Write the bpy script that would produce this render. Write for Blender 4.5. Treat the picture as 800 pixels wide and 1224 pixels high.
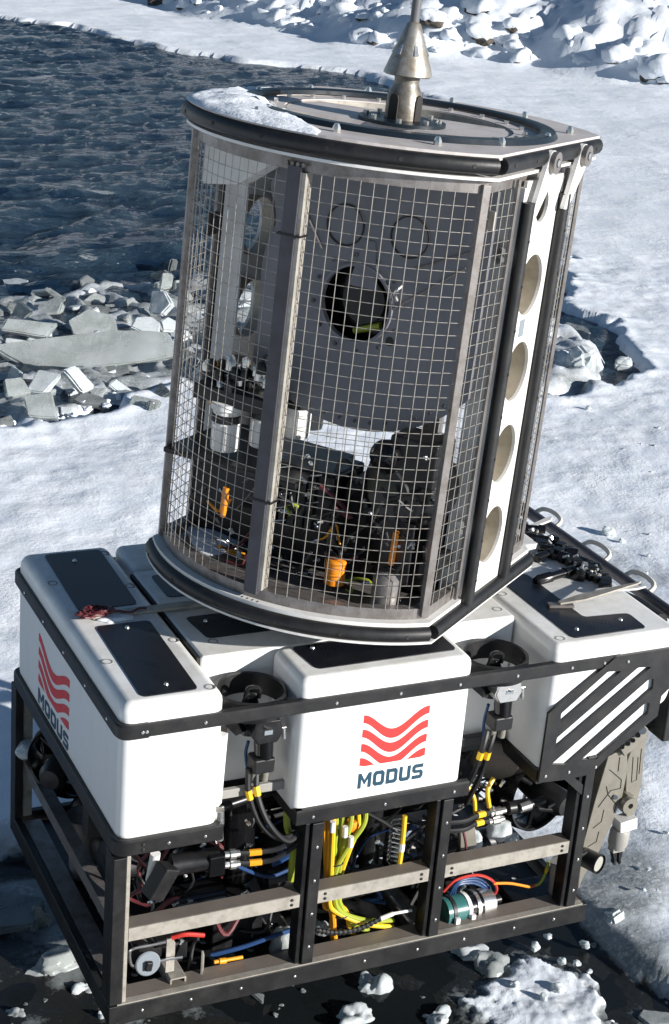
import bpy, bmesh, math, random
import numpy as np
from mathutils import Vector, Matrix, noise
from mathutils.geometry import tessellate_polygon

for o in list(bpy.data.objects):
    bpy.data.objects.remove(o)
scene = bpy.context.scene
COL = scene.collection
rad = math.radians

# ------------------------------------------------------------------ camera, sky, sun, exposure
CAM_F = 2014.7                       # focal length in pixels of a 1224 px high picture
CAM_R = Matrix(((0.90594528, -0.41633434, 0.07699907),
                (-0.08820759, -0.36346267, -0.92742348),
                (0.41410453, 0.83340302, -0.36600114)))      # right, down, forward
CAM_C = Vector((-1.54799155, -4.53485414, 3.84620217))
cam = bpy.data.cameras.new('camera')
cam.sensor_fit = 'VERTICAL'
cam.sensor_height = 24.0
cam.lens = CAM_F / 1224.0 * 24.0
cam.clip_start = 0.05
cam.clip_end = 3000
cam_ob = bpy.data.objects.new('camera', cam)
COL.objects.link(cam_ob)
rt, dn, fw = CAM_R[0], CAM_R[1], CAM_R[2]
cam_ob.matrix_world = Matrix(((rt[0], -dn[0], -fw[0], CAM_C[0]),
                              (rt[1], -dn[1], -fw[1], CAM_C[1]),
                              (rt[2], -dn[2], -fw[2], CAM_C[2]),
                              (0, 0, 0, 1)))
scene.camera = cam_ob

SUN_AZ, SUN_EL = rad(-52), rad(17)      # azimuth from +X, counter-clockwise
world = bpy.data.worlds.new('World')
scene.world = world
world.use_nodes = True
wn = world.node_tree
wn.nodes.clear()
sky = wn.nodes.new('ShaderNodeTexSky')
sky.sky_type = 'NISHITA'
sky.sun_disc = False
sky.sun_elevation = SUN_EL
sky.sun_rotation = math.pi / 2 - SUN_AZ
sky.air_density = 1.0
sky.ozone_density = 2.5
sky.dust_density = 0.0
bg = wn.nodes.new('ShaderNodeBackground')
bg.inputs['Strength'].default_value = 0.05
wo = wn.nodes.new('ShaderNodeOutputWorld')
wn.links.new(sky.outputs[0], bg.inputs['Color'])
wn.links.new(bg.outputs[0], wo.inputs['Surface'])

sun = bpy.data.lights.new('sun', 'SUN')
sun.energy = 5.0
sun.angle = rad(0.5)
sun.color = (1.0, 0.965, 0.91)
sun_ob = bpy.data.objects.new('sun', sun)
COL.objects.link(sun_ob)
SUN_DIR = Vector((math.cos(SUN_AZ) * math.cos(SUN_EL), math.sin(SUN_AZ) * math.cos(SUN_EL), math.sin(SUN_EL)))
sun_ob.rotation_euler = (-SUN_DIR).to_track_quat('-Z', 'Y').to_euler()
sun_ob.location = SUN_DIR * 50

vs = scene.view_settings
vs.view_transform = 'Standard'
vs.look = 'None'
vs.gamma = 1.0
vs.exposure = 0.66
vs.use_curve_mapping = False

# ------------------------------------------------------------------ measuring helpers
def at(px, py, ax, v):
    """point of the place seen at a photo pixel, on the plane (axis ax) = v of the vehicle's own axes"""
    d = CAM_R.transposed() @ Vector(((px - 400) / CAM_F, (py - 612) / CAM_F, 1))
    t = (v - CAM_C[ax]) / d[ax]
    return CAM_C + d * t

CAGE_O = Vector((1.087, 0.66, 1.37))
CAGE_M = (Matrix.Rotation(rad(-0.3), 3, 'X') @ Matrix.Rotation(rad(2.52), 3, 'Y') @ Matrix.Rotation(rad(-52.7), 3, 'Z'))
def cat(px, py, ax, v):
    """the same in the cage's own axes"""
    Mi = CAGE_M.transposed()
    d = Mi @ (CAM_R.transposed() @ Vector(((px - 400) / CAM_F, (py - 612) / CAM_F, 1)))
    c = Mi @ (CAM_C - CAGE_O)
    t = (v - c[ax]) / d[ax]
    return c + d * t

ICE_Z = -0.30
WATER_Z = -0.42

# ------------------------------------------------------------------ numpy noise
_rs = np.random.RandomState(7)
_LAT = _rs.rand(256, 256)
def vnoise(x, y):
    xi = np.floor(x).astype(int); yi = np.floor(y).astype(int)
    fx = x - xi; fy = y - yi
    fx = fx * fx * (3 - 2 * fx); fy = fy * fy * (3 - 2 * fy)
    a = _LAT[xi & 255, yi & 255]; b = _LAT[(xi + 1) & 255, yi & 255]
    c = _LAT[xi & 255, (yi + 1) & 255]; d = _LAT[(xi + 1) & 255, (yi + 1) & 255]
    return ((a * (1 - fx) + b * fx) * (1 - fy) + (c * (1 - fx) + d * fx) * fy) * 2 - 1
def fnoise(x, y, s, oct=3, seed=0):
    t = 0; a = 1; tot = 0
    for o in range(oct):
        t = t + a * vnoise(x * s + 17.3 * seed + 5.1 * o, y * s + 9.7 * seed + 3.3 * o)
        tot += a; a *= 0.5; s *= 2.07
    return t / tot
def sstep(a, b, x):
    t = np.clip((x - a) / (b - a), 0, 1)
    return t * t * (3 - 2 * t)
def poly_sdf(x, y, poly):
    """negative inside"""
    d = np.full(x.shape, 1e9); ins = np.zeros(x.shape, bool)
    n = len(poly)
    for i in range(n):
        ax, ay = poly[i]; bx, by = poly[(i + 1) % n]
        ex, ey = bx - ax, by - ay
        t = np.clip(((x - ax) * ex + (y - ay) * ey) / (ex * ex + ey * ey + 1e-12), 0, 1)
        d = np.minimum(d, np.hypot(x - ax - t * ex, y - ay - t * ey))
        c = ((ay > y) != (by > y)) & (x < (bx - ax) * (y - ay) / (by - ay + 1e-12) + ax)
        ins ^= c
    return np.where(ins, -d, d)

# ------------------------------------------------------------------ materials
MATS = {}
class NT:
    def __init__(s, name):
        s.m = bpy.data.materials.new(name); s.m.use_nodes = True
        s.t = s.m.node_tree; s.n = s.t.nodes; s.b = s.n['Principled BSDF']; s.l = s.t.links
    def new(s, k, **kw):
        n = s.n.new(k)
        for a, b in kw.items(): setattr(n, a, b)
        return n
    def coord(s, kind='Object', scale=(1, 1, 1), rot=(0, 0, 0)):
        c = s.new('ShaderNodeTexCoord'); m = s.new('ShaderNodeMapping')
        m.inputs['Scale'].default_value = scale; m.inputs['Rotation'].default_value = rot
        s.l.new(c.outputs[kind], m.inputs['Vector']); return m.outputs[0]
    def noise(s, scale, detail=4, vec=None, rough=0.55, dist=0):
        n = s.new('ShaderNodeTexNoise'); n.inputs['Scale'].default_value = scale
        n.inputs['Detail'].default_value = detail; n.inputs['Roughness'].default_value = rough
        n.inputs['Distortion'].default_value = dist
        if vec is not None: s.l.new(vec, n.inputs['Vector'])
        return n.outputs['Fac']
    def ramp(s, fac, stops):
        r = s.new('ShaderNodeValToRGB'); e = r.color_ramp.elements
        while len(e) < len(stops): e.new(0.5)
        for el, (p, c) in zip(e, stops):
            el.position = p; el.color = (*c, 1) if len(c) == 3 else c
        s.l.new(fac, r.inputs[0]); return r.outputs[0]
    def mix(s, fac, a, b, mode='MIX'):
        m = s.new('ShaderNodeMix', data_type='RGBA', blend_type=mode)
        for i, v in ((0, fac), (6, a), (7, b)):
            if isinstance(v, (int, float)): m.inputs[i].default_value = v
            elif isinstance(v, tuple): m.inputs[i].default_value = (*v, 1)
            else: s.l.new(v, m.inputs[i])
        return m.outputs[2]
    def math(s, op, a, b=0.0):
        m = s.new('ShaderNodeMath', operation=op)
        for i, v in ((0, a), (1, b)):
            if isinstance(v, (int, float)): m.inputs[i].default_value = v
            else: s.l.new(v, m.inputs[i])
        return m.outputs[0]
    def bump(s, h, strength, dist=0.01, prev=None):
        b = s.new('ShaderNodeBump'); b.inputs['Strength'].default_value = strength; b.inputs['Distance'].default_value = dist
        s.l.new(h, b.inputs['Height'])
        if prev is not None: s.l.new(prev, b.inputs['Normal'])
        return b.outputs[0]
    def set(s, **kw):
        for k, v in kw.items():
            k = {'base': 'Base Color', 'rough': 'Roughness', 'metal': 'Metallic', 'normal': 'Normal', 'spec': 'Specular IOR Level',
                 'ior': 'IOR', 'trans': 'Transmission Weight', 'sss': 'Subsurface Weight', 'coat': 'Coat Weight', 'alpha': 'Alpha'}[k]
            i = s.b.inputs[k]
            if isinstance(v, (int, float)): i.default_value = v
            elif isinstance(v, tuple): i.default_value = (*v, 1) if len(v) == 3 else v
            else: s.l.new(v, i)
        return s
def worn(name, col, dirt, rough=0.5, metal=0.0, scale=6, amount=0.5, bump=0.0, fine=60):
    t = NT(name); v = t.coord('Object')
    f1 = t.noise(scale, 6, v, 0.65); f2 = t.noise(fine, 3, v)
    m = t.math('MULTIPLY', t.ramp(f1, [(0.42, (0, 0, 0)), (0.72, (1, 1, 1))]), amount)
    c = t.mix(m, col, dirt)
    c = t.mix(t.math('MULTIPLY', t.ramp(f2, [(0.55, (0, 0, 0)), (0.75, (1, 1, 1))]), amount * 0.5), c, dirt)
    r = t.math('ADD', t.math('MULTIPLY', f1, 0.25), rough - 0.12)
    t.set(base=c, rough=r, metal=metal)
    if bump: t.set(normal=t.bump(f2, bump, 0.003))
    MATS[name] = t.m
    return t.m
def flat(name, col, rough=0.45, metal=0.0, coat=0.0):
    t = NT(name); v = t.coord('Object'); f = t.noise(25, 3, v)
    c = t.mix(t.math('MULTIPLY', f, 0.35), col, tuple(x * 0.6 for x in col))
    t.set(base=c, rough=t.math('ADD', t.math('MULTIPLY', f, 0.2), rough - 0.1), metal=metal, coat=coat)
    MATS[name] = t.m
    return t.m

def gelcoat():
    t = NT('white_gelcoat'); v = t.coord('Object')
    a = t.noise(5, 7, v, 0.7); b = t.noise(38, 5, v, 0.7); st = t.noise(3.0, 6, t.coord('Object', (9, 9, 0.7)), 0.7)
    g = t.new('ShaderNodeNewGeometry'); sx = t.new('ShaderNodeSeparateXYZ'); t.l.new(g.outputs['Normal'], sx.inputs[0])
    up = t.math('MAXIMUM', sx.outputs[2], 0.0)
    d1 = t.math('MULTIPLY', t.ramp(a, [(0.38, (0, 0, 0)), (0.70, (1, 1, 1))]), t.math('ADD', t.math('MULTIPLY', up, 0.55), 0.10))
    d2 = t.math('MULTIPLY', t.ramp(b, [(0.60, (0, 0, 0)), (0.74, (1, 1, 1))]), t.math('ADD', t.math('MULTIPLY', up, 0.45), 0.16))
    d3 = t.math('MULTIPLY', t.ramp(st, [(0.56, (0, 0, 0)), (0.78, (1, 1, 1))]), 0.28)
    c = t.mix(d1, (0.80, 0.80, 0.79), (0.47, 0.44, 0.38)); c = t.mix(d2, c, (0.42, 0.39, 0.34)); c = t.mix(d3, c, (0.55, 0.53, 0.49))
    t.set(base=c, rough=t.math('ADD', t.math('MULTIPLY', a, 0.3), 0.22), normal=t.bump(t.noise(14, 4, v), 0.06, 0.01))
    MATS['white_gelcoat'] = t.m
gelcoat()
worn('white_paint', (0.74, 0.73, 0.71), (0.5, 0.46, 0.4), 0.4, 0, 9, 0.45)
worn('black_plastic', (0.007, 0.007, 0.008), (0.028, 0.027, 0.026), 0.46, 0, 9, 0.6, 0.15)
worn('post_steel', (0.075, 0.072, 0.085), (0.04, 0.036, 0.035), 0.4, 0.3, 12, 0.6, 0.1)  # shade of the front post in the colour; also crash bar, bolts
worn('panel_black', (0.006, 0.007, 0.011), (0.02, 0.02, 0.024), 0.3, 0, 12, 0.5)
worn('black_metal', (0.008, 0.008, 0.009), (0.03, 0.03, 0.032), 0.35, 0.2, 14, 0.6)
worn('aluminium', (0.44, 0.41, 0.36), (0.19, 0.17, 0.145), 0.5, 0.35, 18, 0.7, 0.1)
worn('weathered_steel', (0.27, 0.25, 0.24), (0.12, 0.10, 0.085), 0.42, 0.6, 16, 0.8, 0.1)
worn('plate_steel', (0.60, 0.55, 0.53), (0.34, 0.30, 0.28), 0.45, 0.05, 10, 0.6)
worn('wire_steel', (0.36, 0.34, 0.31), (0.15, 0.12, 0.09), 0.4, 0.5, 30, 0.8)
worn('bright_steel', (0.72, 0.71, 0.69), (0.4, 0.39, 0.37), 0.25, 0.9, 20, 0.4)
worn('cast_steel', (0.24, 0.225, 0.20), (0.10, 0.08, 0.06), 0.46, 0.6, 22, 0.9, 0.35)
worn('galvanised', (0.36, 0.35, 0.33), (0.20, 0.15, 0.09), 0.45, 0.6, 26, 1.0, 0.35)
worn('drum_grey', (0.175, 0.175, 0.195), (0.115, 0.115, 0.13), 0.5, 0, 5, 0.5)
worn('grey_pvc', (0.30, 0.29, 0.27), (0.2, 0.19, 0.17), 0.5, 0, 12, 0.4)
worn('beige_metal', (0.23, 0.215, 0.18), (0.15, 0.135, 0.11), 0.45, 0.25, 16, 0.6)
worn('hole_tan', (0.40, 0.36, 0.29), (0.25, 0.21, 0.16), 0.5, 0.05, 14, 0.7)
worn('brown_grey', (0.17, 0.145, 0.125), (0.1, 0.085, 0.07), 0.5, 0, 10, 0.5)
flat('navy_gasket', (0.008, 0.015, 0.024), 0.38)
flat('groove', (0.02, 0.018, 0.016), 0.7)
flat('red_print', (0.72, 0.045, 0.04), 0.4)
flat('slate_print', (0.018, 0.06, 0.10), 0.4)
flat('orange', (0.85, 0.28, 0.015), 0.4)
flat('yellow', (0.80, 0.50, 0.02), 0.4)
flat('lime', (0.33, 0.38, 0.035), 0.4)
flat('amber', (0.80, 0.33, 0.015), 0.35)
flat('blue', (0.014, 0.05, 0.15), 0.45)
flat('red', (0.5, 0.035, 0.025), 0.4)
flat('teal', (0.03, 0.13, 0.125), 0.3)
flat('maroon', (0.11, 0.02, 0.025), 0.5)
flat('rubber', (0.009, 0.009, 0.010), 0.5)
flat('gloss_black', (0.006, 0.006, 0.007), 0.2)
flat('white_plastic', (0.78, 0.78, 0.76), 0.4)
flat('label_grey', (0.22, 0.25, 0.28), 0.35)
flat('rope_white', (0.62, 0.60, 0.55), 0.8)
flat('tether_grey', (0.12, 0.12, 0.13), 0.5)
flat('lens', (0.35, 0.34, 0.3), 0.12)

def snow_mat():
    t = NT('snow_and_ice'); v = t.coord('Object')
    wet = t.new('ShaderNodeAttribute', attribute_name='wet').outputs['Fac']
    big = t.noise(0.55, 6, v, 0.6); mid = t.noise(4.5, 6, v, 0.62); fine = t.noise(45, 4, v, 0.6); grain = t.noise(170, 2, v)
    snowc = t.mix(t.ramp(mid, [(0.35, (0, 0, 0)), (0.7, (1, 1, 1))]), (0.76, 0.81, 0.88), (0.85, 0.875, 0.91))
    icec = t.mix(t.ramp(fine, [(0.45, (0, 0, 0)), (0.72, (1, 1, 1))]), (0.20, 0.22, 0.225), (0.50, 0.52, 0.53))
    w = t.math('ADD', wet, t.math('MULTIPLY', t.math('SUBTRACT', big, 0.5), 0.9))
    w = t.math('ADD', w, t.math('MULTIPLY', t.math('SUBTRACT', mid, 0.5), 0.7))
    w = t.math('ADD', w, t.math('MULTIPLY', t.math('SUBTRACT', fine, 0.5), 0.5))
    wf = t.ramp(w, [(0.30, (0, 0, 0)), (0.62, (1, 1, 1))])
    c = t.mix(wf, snowc, icec)
    c = t.mix(t.ramp(t.math('MULTIPLY', t.math('ADD', wet, t.math('MULTIPLY', t.math('SUBTRACT', fine, 0.5), 1.6)), 0.5), [(0.56, (0, 0, 0)), (0.86, (1, 1, 1))]), c, (0.019, 0.020, 0.019))
    crust = t.ramp(t.noise(1.3, 5, v, 0.6), [(0.38, (0.1, 0.1, 0.1)), (0.66, (1, 1, 1))])
    n = t.bump(t.math('MULTIPLY', mid, crust), 0.5, 0.035)
    n = t.bump(t.math('MULTIPLY', fine, t.math('ADD', t.math('MULTIPLY', crust, 0.8), 0.15)), 0.48, 0.010, n)
    n = t.bump(grain, 0.4, 0.003, n)
    rg = t.math('SUBTRACT', t.math('SUBTRACT', 0.75, t.math('MULTIPLY', wf, 0.4)), t.math('MULTIPLY', t.math('MINIMUM', t.math('MAXIMUM', t.math('SUBTRACT', wet, 1.0), 0.0), 1.0), 0.24))
    t.set(base=c, rough=rg, normal=n, spec=0.35)
    MATS['snow'] = t.m
snow_mat()
def cap_mat():
    t = NT('fresh_snow'); v = t.coord('Object')
    a = t.noise(9, 5, v, 0.6); b = t.noise(90, 3, v)
    t.set(base=t.mix(a, (0.76, 0.81, 0.88), (0.84, 0.87, 0.91)), rough=0.75, spec=0.3, normal=t.bump(b, 0.5, 0.006, t.bump(a, 0.4, 0.03)))
    MATS['cap'] = t.m
cap_mat()
def ice_mat(name, dark, light, frost, tr=0.0):
    t = NT(name); v = t.coord('Object')
    a = t.noise(3.0, 5, v, 0.6); b = t.noise(22, 5, v, 0.65); g = t.noise(110, 3, v)
    g2 = t.new('ShaderNodeNewGeometry'); sx = t.new('ShaderNodeSeparateXYZ'); t.l.new(g2.outputs['Normal'], sx.inputs[0])
    c = t.mix(t.ramp(t.noise(1.6, 3, v, 0.5), [(0.30, (0, 0, 0)), (0.72, (1, 1, 1))]), dark, light)
    up = t.math('MULTIPLY', sx.outputs[2], 0.22)
    ff = t.ramp(t.math('ADD', t.math('ADD', t.math('MULTIPLY', a, 0.7), t.math('MULTIPLY', b, 0.25)), up), [(0.52, (0, 0, 0)), (0.95, (1, 1, 1))])
    c = t.mix(ff, c, frost)
    t.set(base=c, rough=t.math('ADD', t.math('MULTIPLY', ff, 0.5), 0.16), trans=tr, ior=1.31, sss=0.45,
          normal=t.bump(g, 0.15, 0.002, t.bump(a, 0.3, 0.03)))
    t.b.inputs['Subsurface Radius'].default_value = (0.10, 0.13, 0.14)
    MATS[name] = t.m
ice_mat('grey_ice', (0.40, 0.435, 0.43), (0.54, 0.57, 0.56), (0.74, 0.78, 0.80), 0.45)
ice_mat('pale_ice', (0.56, 0.61, 0.63), (0.70, 0.74, 0.75), (0.82, 0.86, 0.89), 0.28)
ice_mat('dark_ice', (0.17, 0.19, 0.195), (0.29, 0.31, 0.31), (0.50, 0.53, 0.54), 0.45)
def rock_mat():
    t = NT('shore_rock'); v = t.coord('Object')
    a = t.noise(3, 6, v, 0.65); b = t.noise(25, 4, v)
    c = t.ramp(a, [(0.3, (0.03, 0.028, 0.026)), (0.55, (0.09, 0.075, 0.058)), (0.75, (0.19, 0.15, 0.10))])
    t.set(base=c, rough=0.8, normal=t.bump(b, 0.6, 0.03))
    MATS['rock'] = t.m
rock_mat()
def water_mat():
    t = NT('river_water'); t2 = t
    c = t.new('ShaderNodeTexCoord')
    def mp(scale, rot):
        m = t.new('ShaderNodeMapping'); m.inputs['Scale'].default_value = scale; m.inputs['Rotation'].default_value = (0, 0, rot)
        t.l.new(c.outputs['Object'], m.inputs['Vector']); return m.outputs[0]
    rot = rad(22)
    a = t.noise(0.7, 6, mp((0.8, 2.4, 1), rot), 0.65, 0.2)
    b = t.noise(4.2, 6, mp((0.6, 1.6, 1), rot), 0.7, 0.5)
    d = t.noise(13.0, 4, mp((0.8, 1.5, 1), rot), 0.6, 0.4)
    foam_glint = t.math('MULTIPLY', t.ramp(t.math('ADD', t.math('MULTIPLY', b, 0.62), t.math('MULTIPLY', a, 0.38)), [(0.57, (0, 0, 0)), (0.72, (1, 1, 1))]), t.math('MULTIPLY', t.new('ShaderNodeAttribute', attribute_name='chop').outputs['Fac'], 1.8))  # foam streaks that also paint the sparkle of the ripples
    water_tone = t.ramp(a, [(0.42, (0.003, 0.013, 0.032)), (0.66, (0.030, 0.052, 0.072))])  # lighter crests, darker troughs: reflected sky put into the colour
    act = t.new('ShaderNodeAttribute', attribute_name='chop').outputs['Fac']
    water_tone = t.mix(t.math('MINIMUM', t.math('MULTIPLY', act, 2.5), 1.0), (0.010, 0.012, 0.012), water_tone)
    col = t.mix(t.math('MULTIPLY', foam_glint, 0.55), water_tone, (0.50, 0.54, 0.56))
    h = t.math('ADD', t.math('ADD', t.math('MULTIPLY', a, 1.0), t.math('MULTIPLY', b, 0.55)), t.math('MULTIPLY', d, 0.22))
    n = t.new('ShaderNodeBump'); n.inputs['Distance'].default_value = 0.16
    t.l.new(h, n.inputs['Height']); t.l.new(act, n.inputs['Strength'])
    t.set(base=col, rough=t.math('ADD', t.math('MULTIPLY', foam_glint, 0.5), 0.07), normal=n.outputs[0], ior=1.33)
    MATS['water'] = t.m
water_mat()

# ------------------------------------------------------------------ mesh builder
class MB:
    def __init__(s): s.v = []; s.f = []
    def add(s, vs, fs, M=None):
        o = len(s.v)
        s.v += [tuple(M @ Vector(p)) if M else tuple(p) for p in vs]
        s.f += [tuple(i + o for i in f) for f in fs]
        return s
    def box(s, x0, x1, y0, y1, z0, z1, M=None):
        v = [(x, y, z) for z in (z0, z1) for y in (y0, y1) for x in (x0, x1)]
        return s.add(v, [(0, 2, 3, 1), (4, 5, 7, 6), (0, 1, 5, 4), (1, 3, 7, 5), (3, 2, 6, 7), (2, 0, 4, 6)], M)
    def tube(s, pts, r, n=8, closed=False, cap=True, flat=1.0):
        P = [Vector(p) for p in pts]; N = len(P)
        R = r if isinstance(r, (list, tuple)) else [r] * N
        T = []
        for i in range(N):
            a = P[(i - 1) % N] if (closed or i > 0) else P[i]; b = P[(i + 1) % N] if (closed or i < N - 1) else P[i]
            d = b - a
            T.append(d.normalized() if d.length > 1e-9 else (T[-1] if T else Vector((0, 0, 1))))
        u = T[0].orthogonal().normalized()
        if abs(T[0].z) < 0.9: u = Vector((0, 0, 1)); u = (u - T[0] * u.dot(T[0])).normalized()
        V = []; F = []
        for i in range(N):
            u = (u - T[i] * u.dot(T[i]))
            u = u.normalized() if u.length > 1e-6 else T[i].orthogonal().normalized()
            w = T[i].cross(u)
            for k in range(n):
                a = 2 * math.pi * (k + 0.5) / n
                V.append(P[i] + (u * math.cos(a) + w * math.sin(a) * flat) * R[i])
        m = N if closed else N - 1
        for i in range(m):
            j = (i + 1) % N
            for k in range(n):
                l = (k + 1) % n
                F.append((i * n + k, i * n + l, j * n + l, j * n + k))
        if cap and not closed:
            F.append(tuple(range(n - 1, -1, -1))); F.append(tuple((N - 1) * n + k for k in range(n)))
        return s.add(V, F)
    def cyl(s, a, b, r0, r1=None, n=16):
        return s.tube([a, b], [r0, r0 if r1 is None else r1], n)
    def lathe(s, prof, n=32, M=None, closed=False):
        V = []; F = []; K = len(prof)
        for k in range(n):
            a = 2 * math.pi * k / n
            for r, z in prof: V.append((r * math.cos(a), r * math.sin(a), z))
        for k in range(n):
            l = (k + 1) % n
            for i in range(K if closed else K - 1):
                j = (i + 1) % K
                F.append((k * K + i, l * K + i, l * K + j, k * K + j))
        if not closed:
            F.append(tuple(k * K for k in range(n - 1, -1, -1))); F.append(tuple(k * K + K - 1 for k in range(n)))
        return s.add(V, F, M)
    def prism(s, outer, fr, depth, holes=()):
        """outline in the plane fr = (origin, u, v, w), thickened along w"""
        o, u, v, w = [Vector(q) for q in fr]
        loops = [list(outer)] + [list(h) for h in holes]
        pts = [p for L in loops for p in L]; n = len(pts)
        V = [o + u * p[0] + v * p[1] for p in pts] + [o + u * p[0] + v * p[1] + w * depth for p in pts]
        F = []
        if holes:
            for tr in tessellate_polygon([[Vector((p[0], p[1], 0)) for p in L] for L in loops]):
                F.append(tuple(tr)); F.append(tuple(i + n for i in reversed(tr)))
        else:
            F.append(tuple(range(n))); F.append(tuple(range(2 * n - 1, n - 1, -1)))
        b = 0
        for L in loops:
            k = len(L)
            for i in range(k):
                j = (i + 1) % k
                F.append((b + i, b + j, n + b + j, n + b + i))
            b += k
        return s.add(V, F)
    def sweep(s, path, prof, closed=False):
        """profile (outward, up) along a flat path of (x, y, z)"""
        P = [Vector(p) for p in path]; N = len(P); K = len(prof); V = []; F = []
        for i in range(N):
            a = P[(i - 1) % N] if (closed or i) else P[i]; b = P[(i + 1) % N] if (closed or i < N - 1) else P[i]
            t1 = (P[i] - a); t2 = (b - P[i])
            t1 = t1.normalized() if t1.length > 1e-9 else t2.normalized(); t2 = t2.normalized() if t2.length > 1e-9 else t1
            t = (t1 + t2).normalized(); nrm = Vector((t.y, -t.x, 0)); c = max(0.35, nrm.dot(Vector((t1.y, -t1.x, 0))))
            for q in prof: V.append(P[i] + nrm * (q[0] / c) + Vector((0, 0, q[1])))
        for i in range(N if closed else N - 1):
            j = (i + 1) % N
            for k in range(K):
                l = (k + 1) % K
                F.append((i * K + k, j * K + k, j * K + l, i * K + l))
        if not closed:
            F.append(tuple(range(K - 1, -1, -1))); F.append(tuple((N - 1) * K + k for k in range(K)))
        return s.add(V, F)
    def build(s, name, mat, parent=None, bevel=0.0, segs=2, angle=35, smooth=True):
        me = bpy.data.meshes.new(name)
        me.from_pydata(s.v, [], s.f)
        bm = bmesh.new(); bm.from_mesh(me); bmesh.ops.recalc_face_normals(bm, faces=bm.faces); bm.to_mesh(me); bm.free()
        if smooth and me.polygons:
            me.polygons.foreach_set('use_smooth', [True] * len(me.polygons))
            me.set_sharp_from_angle(angle=rad(angle))
        me.materials.append(MATS[mat])
        o = bpy.data.objects.new(name, me); COL.objects.link(o)
        if parent: o.parent = parent
        if bevel:
            b = o.modifiers.new('bevel', 'BEVEL'); b.width = bevel; b.segments = segs; b.limit_method = 'ANGLE'; b.angle_limit = rad(40)
            b.harden_normals = True
        return o
def tag(o, label, cat_, group=None, kind=None):
    if label: o['label'] = label
    if cat_: o['category'] = cat_
    if group: o['group'] = group
    if kind: o['kind'] = kind
    return o
def empty(name, loc, label, cat_, M=None):
    o = bpy.data.objects.new(name, None); COL.objects.link(o); o.empty_display_size = 0.2
    o.matrix_world = Matrix.Translation(loc) @ (M.to_4x4() if M else Matrix())
    return tag(o, label, cat_)
def rrect(x0, x1, y0, y1, r, n=5):
    out = []
    for cx, cy, a0 in ((x1 - r, y1 - r, 0), (x0 + r, y1 - r, 90), (x0 + r, y0 + r, 180), (x1 - r, y0 + r, 270)):
        for k in range(n + 1):
            a = rad(a0 + 90 * k / n); out.append((cx + r * math.cos(a), cy + r * math.sin(a)))
    return out
def rpoly(pts, r, n=4):
    out = []; N = len(pts)
    for i in range(N):
        p, a, b = Vector(pts[i]), Vector(pts[i - 1]), Vector(pts[(i + 1) % N])
        d1 = (a - p); d2 = (b - p); q = min(r, d1.length * 0.45, d2.length * 0.45)
        s_, e_ = p + d1.normalized() * q, p + d2.normalized() * q
        for k in range(n + 1):
            t = k / n; out.append(tuple(s_ * (1 - t) ** 2 + p * 2 * t * (1 - t) + e_ * t * t))
    return out
def circle(cx, cy, r, n=32):
    return [(cx + r * math.cos(2 * math.pi * k / n), cy + r * math.sin(2 * math.pi * k / n)) for k in range(n)]
def smooth_path(pts, n=6):
    P = [Vector(p) for p in pts]; out = []
    for i in range(len(P) - 1):
        p0 = P[i - 1] if i else P[0] * 2 - P[1]; p1, p2 = P[i], P[i + 1]
        p3 = P[i + 2] if i + 2 < len(P) else P[-1] * 2 - P[-2]
        for k in range(n):
            t = k / n
            out.append(0.5 * ((2 * p1) + (p2 - p0) * t + (2 * p0 - 5 * p1 + 4 * p2 - p3) * t * t + (3 * p1 - p0 - 3 * p2 + p3) * t ** 3))
    out.append(P[-1]); return out
XZ = ((0, 0, 0), (1, 0, 0), (0, 0, 1))      # vertical plane facing -Y

# ================================================================== THE SETTING
def gpoly(pxs): return [tuple(at(x, y, 2, ICE_Z)[:2]) for x, y in pxs]
RIVER = gpoly([(-420, -40), (-200, -8), (0, 20), (80, 30), (130, 42), (200, 55), (300, 72), (380, 78), (420, 84), (450, 95), (466, 101), (500, 114),
               (560, 138), (620, 200), (650, 290), (668, 352), (700, 374), (738, 402), (768, 436), (740, 455), (700, 462), (665, 463), (560, 474),
               (400, 482), (300, 478), (215, 450), (185, 461), (130, 477), (60, 492), (0, 505), (-150, 532), (-420, 590)])
LEAD = gpoly([(-420, 960), (-120, 985), (-30, 992), (25, 1002), (70, 1010), (140, 1020), (300, 1040), (450, 1042), (560, 1030), (630, 1036), (690, 1072),
              (750, 1128), (800, 1168), (900, 1262), (960, 1500), (700, 2100), (-100, 2100), (-420, 1500)])
sh = gpoly([(-420, -85), (-200, -52), (0, -24), (100, -9), (180, 6), (240, 20), (300, 30), (400, 52), (500, 70), (600, 80), (700, 95), (800, 107), (900, 124), (1100, 170)])
d0 = Vector(sh[0]); d1 = Vector(sh[-1])
SHORE = [(-400, sh[0][1] + 330)] + [tuple(p) for p in sh] + [(420, -120), (700, 600), (-400, 900)]

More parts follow.
